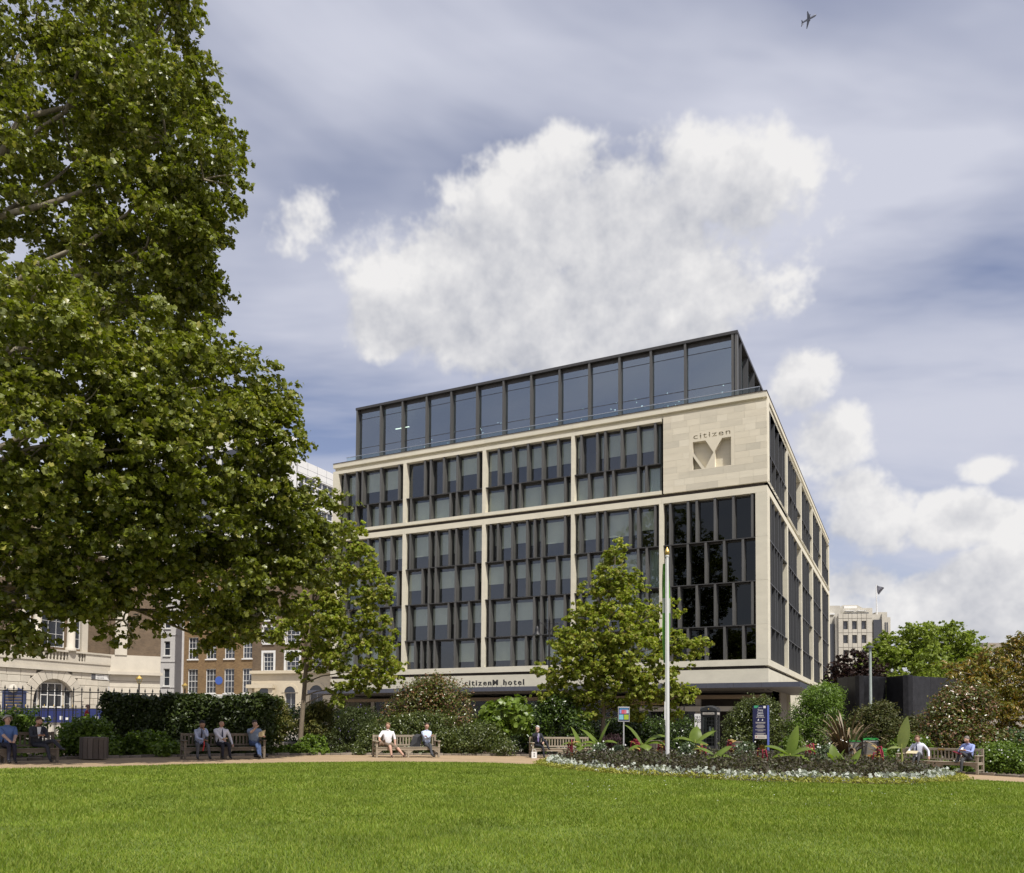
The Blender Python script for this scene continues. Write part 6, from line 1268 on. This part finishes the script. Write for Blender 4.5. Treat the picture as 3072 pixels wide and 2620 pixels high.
# waste cart
WC = at(2590,2250,36.2); wz = float(gz(WC[0])); wc = thing('waste_cart','grey two bin waste cart with a bright green lid','cart',(WC[0],WC[1],wz),-.45); M['cartgrey'] = mat('cart_grey',(.25,.235,.20),.5); M['cartgreen'] = mat('cart_green',(.03,.33,.06),.45)
for k in range(2):
    x = -.62+k*.62; MB().prism([(x+.05,.22),(x+.53,.22),(x+.58,1.0),(x,1.0)], lambda a,b:(a,-.28,b), lambda a,b:(a,.28,b)).build('bin_body', M['cartgrey'], wc); boxpart('orange_stripe', plain('stripe_orange',(.6,.24,.02)), wc, x+.03,x+.55,-.286,-.281,.32,.42); boxpart('frame_bar', M['kiosk'], wc, x+.57,x+.615,-.3,.3,.15,1.02)
boxpart('lid', M['cartgreen'], wc, .0,.62,-.32,.32,1.06,1.14,b=.02); boxpart('lid_rib', M['cartgreen'], wc, .06,.56,-.2,-.12,1.142,1.17); boxpart('lid_rib', M['cartgreen'], wc, .06,.56,.0,.08,1.142,1.17); boxpart('lid', M['cartgreen'], wc, -.6,-.1,-.3,.3,1.0,1.04); boxpart('bag_rim', M['white'], wc, .02,.6,-.3,.3,1.0,1.06)
MB().tube([(-.62,-.25,.95),(-1.0,-.25,1.1),(-1.0,.25,1.1),(-.62,.25,.95)],.018,6).build('handle', M['alu'], wc); boxpart('tool_box', M['cartgreen'], wc, .64,.95,-.25,.2,.25,.7,b=.02)
for x in (-.35,.35):
    for y in (-.3,.3): MB().prism([(.14*math.cos(a*math.pi/7),.14*math.sin(a*math.pi/7)) for a in range(14)], lambda a,b:(x+a,y-.03,.14+b), lambda a,b:(x+a,y+.03,.14+b)).build('wheel', M['black'], wc)
boxpart('chassis', M['kiosk'], wc, -.62,.62,-.27,.27,.15,.2)
# aeroplane
AP_ = at(2427,57,1500.); ar_ = thing('aeroplane','small airliner high in the sky above the hotel','aeroplane',tuple(AP_)); M['plane'] = mat('plane_grey',(.13,.14,.17),.4); 
dirv = Vector((.86,-.15,.38)).normalized(); rgt = Vector((.35,.75,-.2)); rgt = (rgt-dirv*rgt.dot(dirv)).normalized(); upv = rgt.cross(dirv); RM = Matrix((rgt,dirv,upv)).transposed().to_4x4()
def ap(mb, n): mb.V = [tuple(RM@Vector(v)) for v in mb.V]; return mb.build(n, M['plane'], ar_)
K_ = .88
ap(MB().tube([(0,-18*K_,1),(0,-14*K_,.6),(0,-6*K_,0),(0,12*K_,0),(0,15.5*K_,-.2),(0,17*K_,-.5)],[.3,1.3,1.95,1.95,1.4,.2],12),'fuselage')
for sg in (-1,1):
    ap(MB().add([(sg*1.5,3,-.8),(sg*1.5,-3.5,-.8),(sg*15.5,-5,.6),(sg*15.5,-3.4,.6),(sg*1.5,3,-.3),(sg*1.5,-3.5,-.3),(sg*15.5,-5,.8),(sg*15.5,-3.4,.8)],[(0,1,2,3),(4,7,6,5),(0,3,7,4),(1,5,6,2),(2,6,7,3)]),'wing'); ap(MB().tube([(sg*5,3.4,-1.9),(sg*5,-.6,-1.9)],[1.05,.7],10),'engine'); ap(MB().add([(sg*.6,-12,1),(sg*.6,-15,1),(sg*6,-16.4,1.4),(sg*6,-15.2,1.4),(sg*.6,-12,1.25),(sg*6,-15.2,1.5),(sg*6,-16.4,1.5),(sg*.6,-15,1.25)],[(0,1,2,3),(4,5,6,7),(0,3,5,4),(1,7,6,2)]),'tailplane')
ap(MB().add([(-.15,-11,1.6),(-.15,-15.5,1.6),(-.15,-17,7),(-.15,-15,7),(.15,-11,1.6),(.15,-15.5,1.6),(.15,-17,7),(.15,-15,7)],[(0,3,2,1),(4,5,6,7),(0,4,7,3),(1,2,6,5),(3,7,6,2)]),'fin')
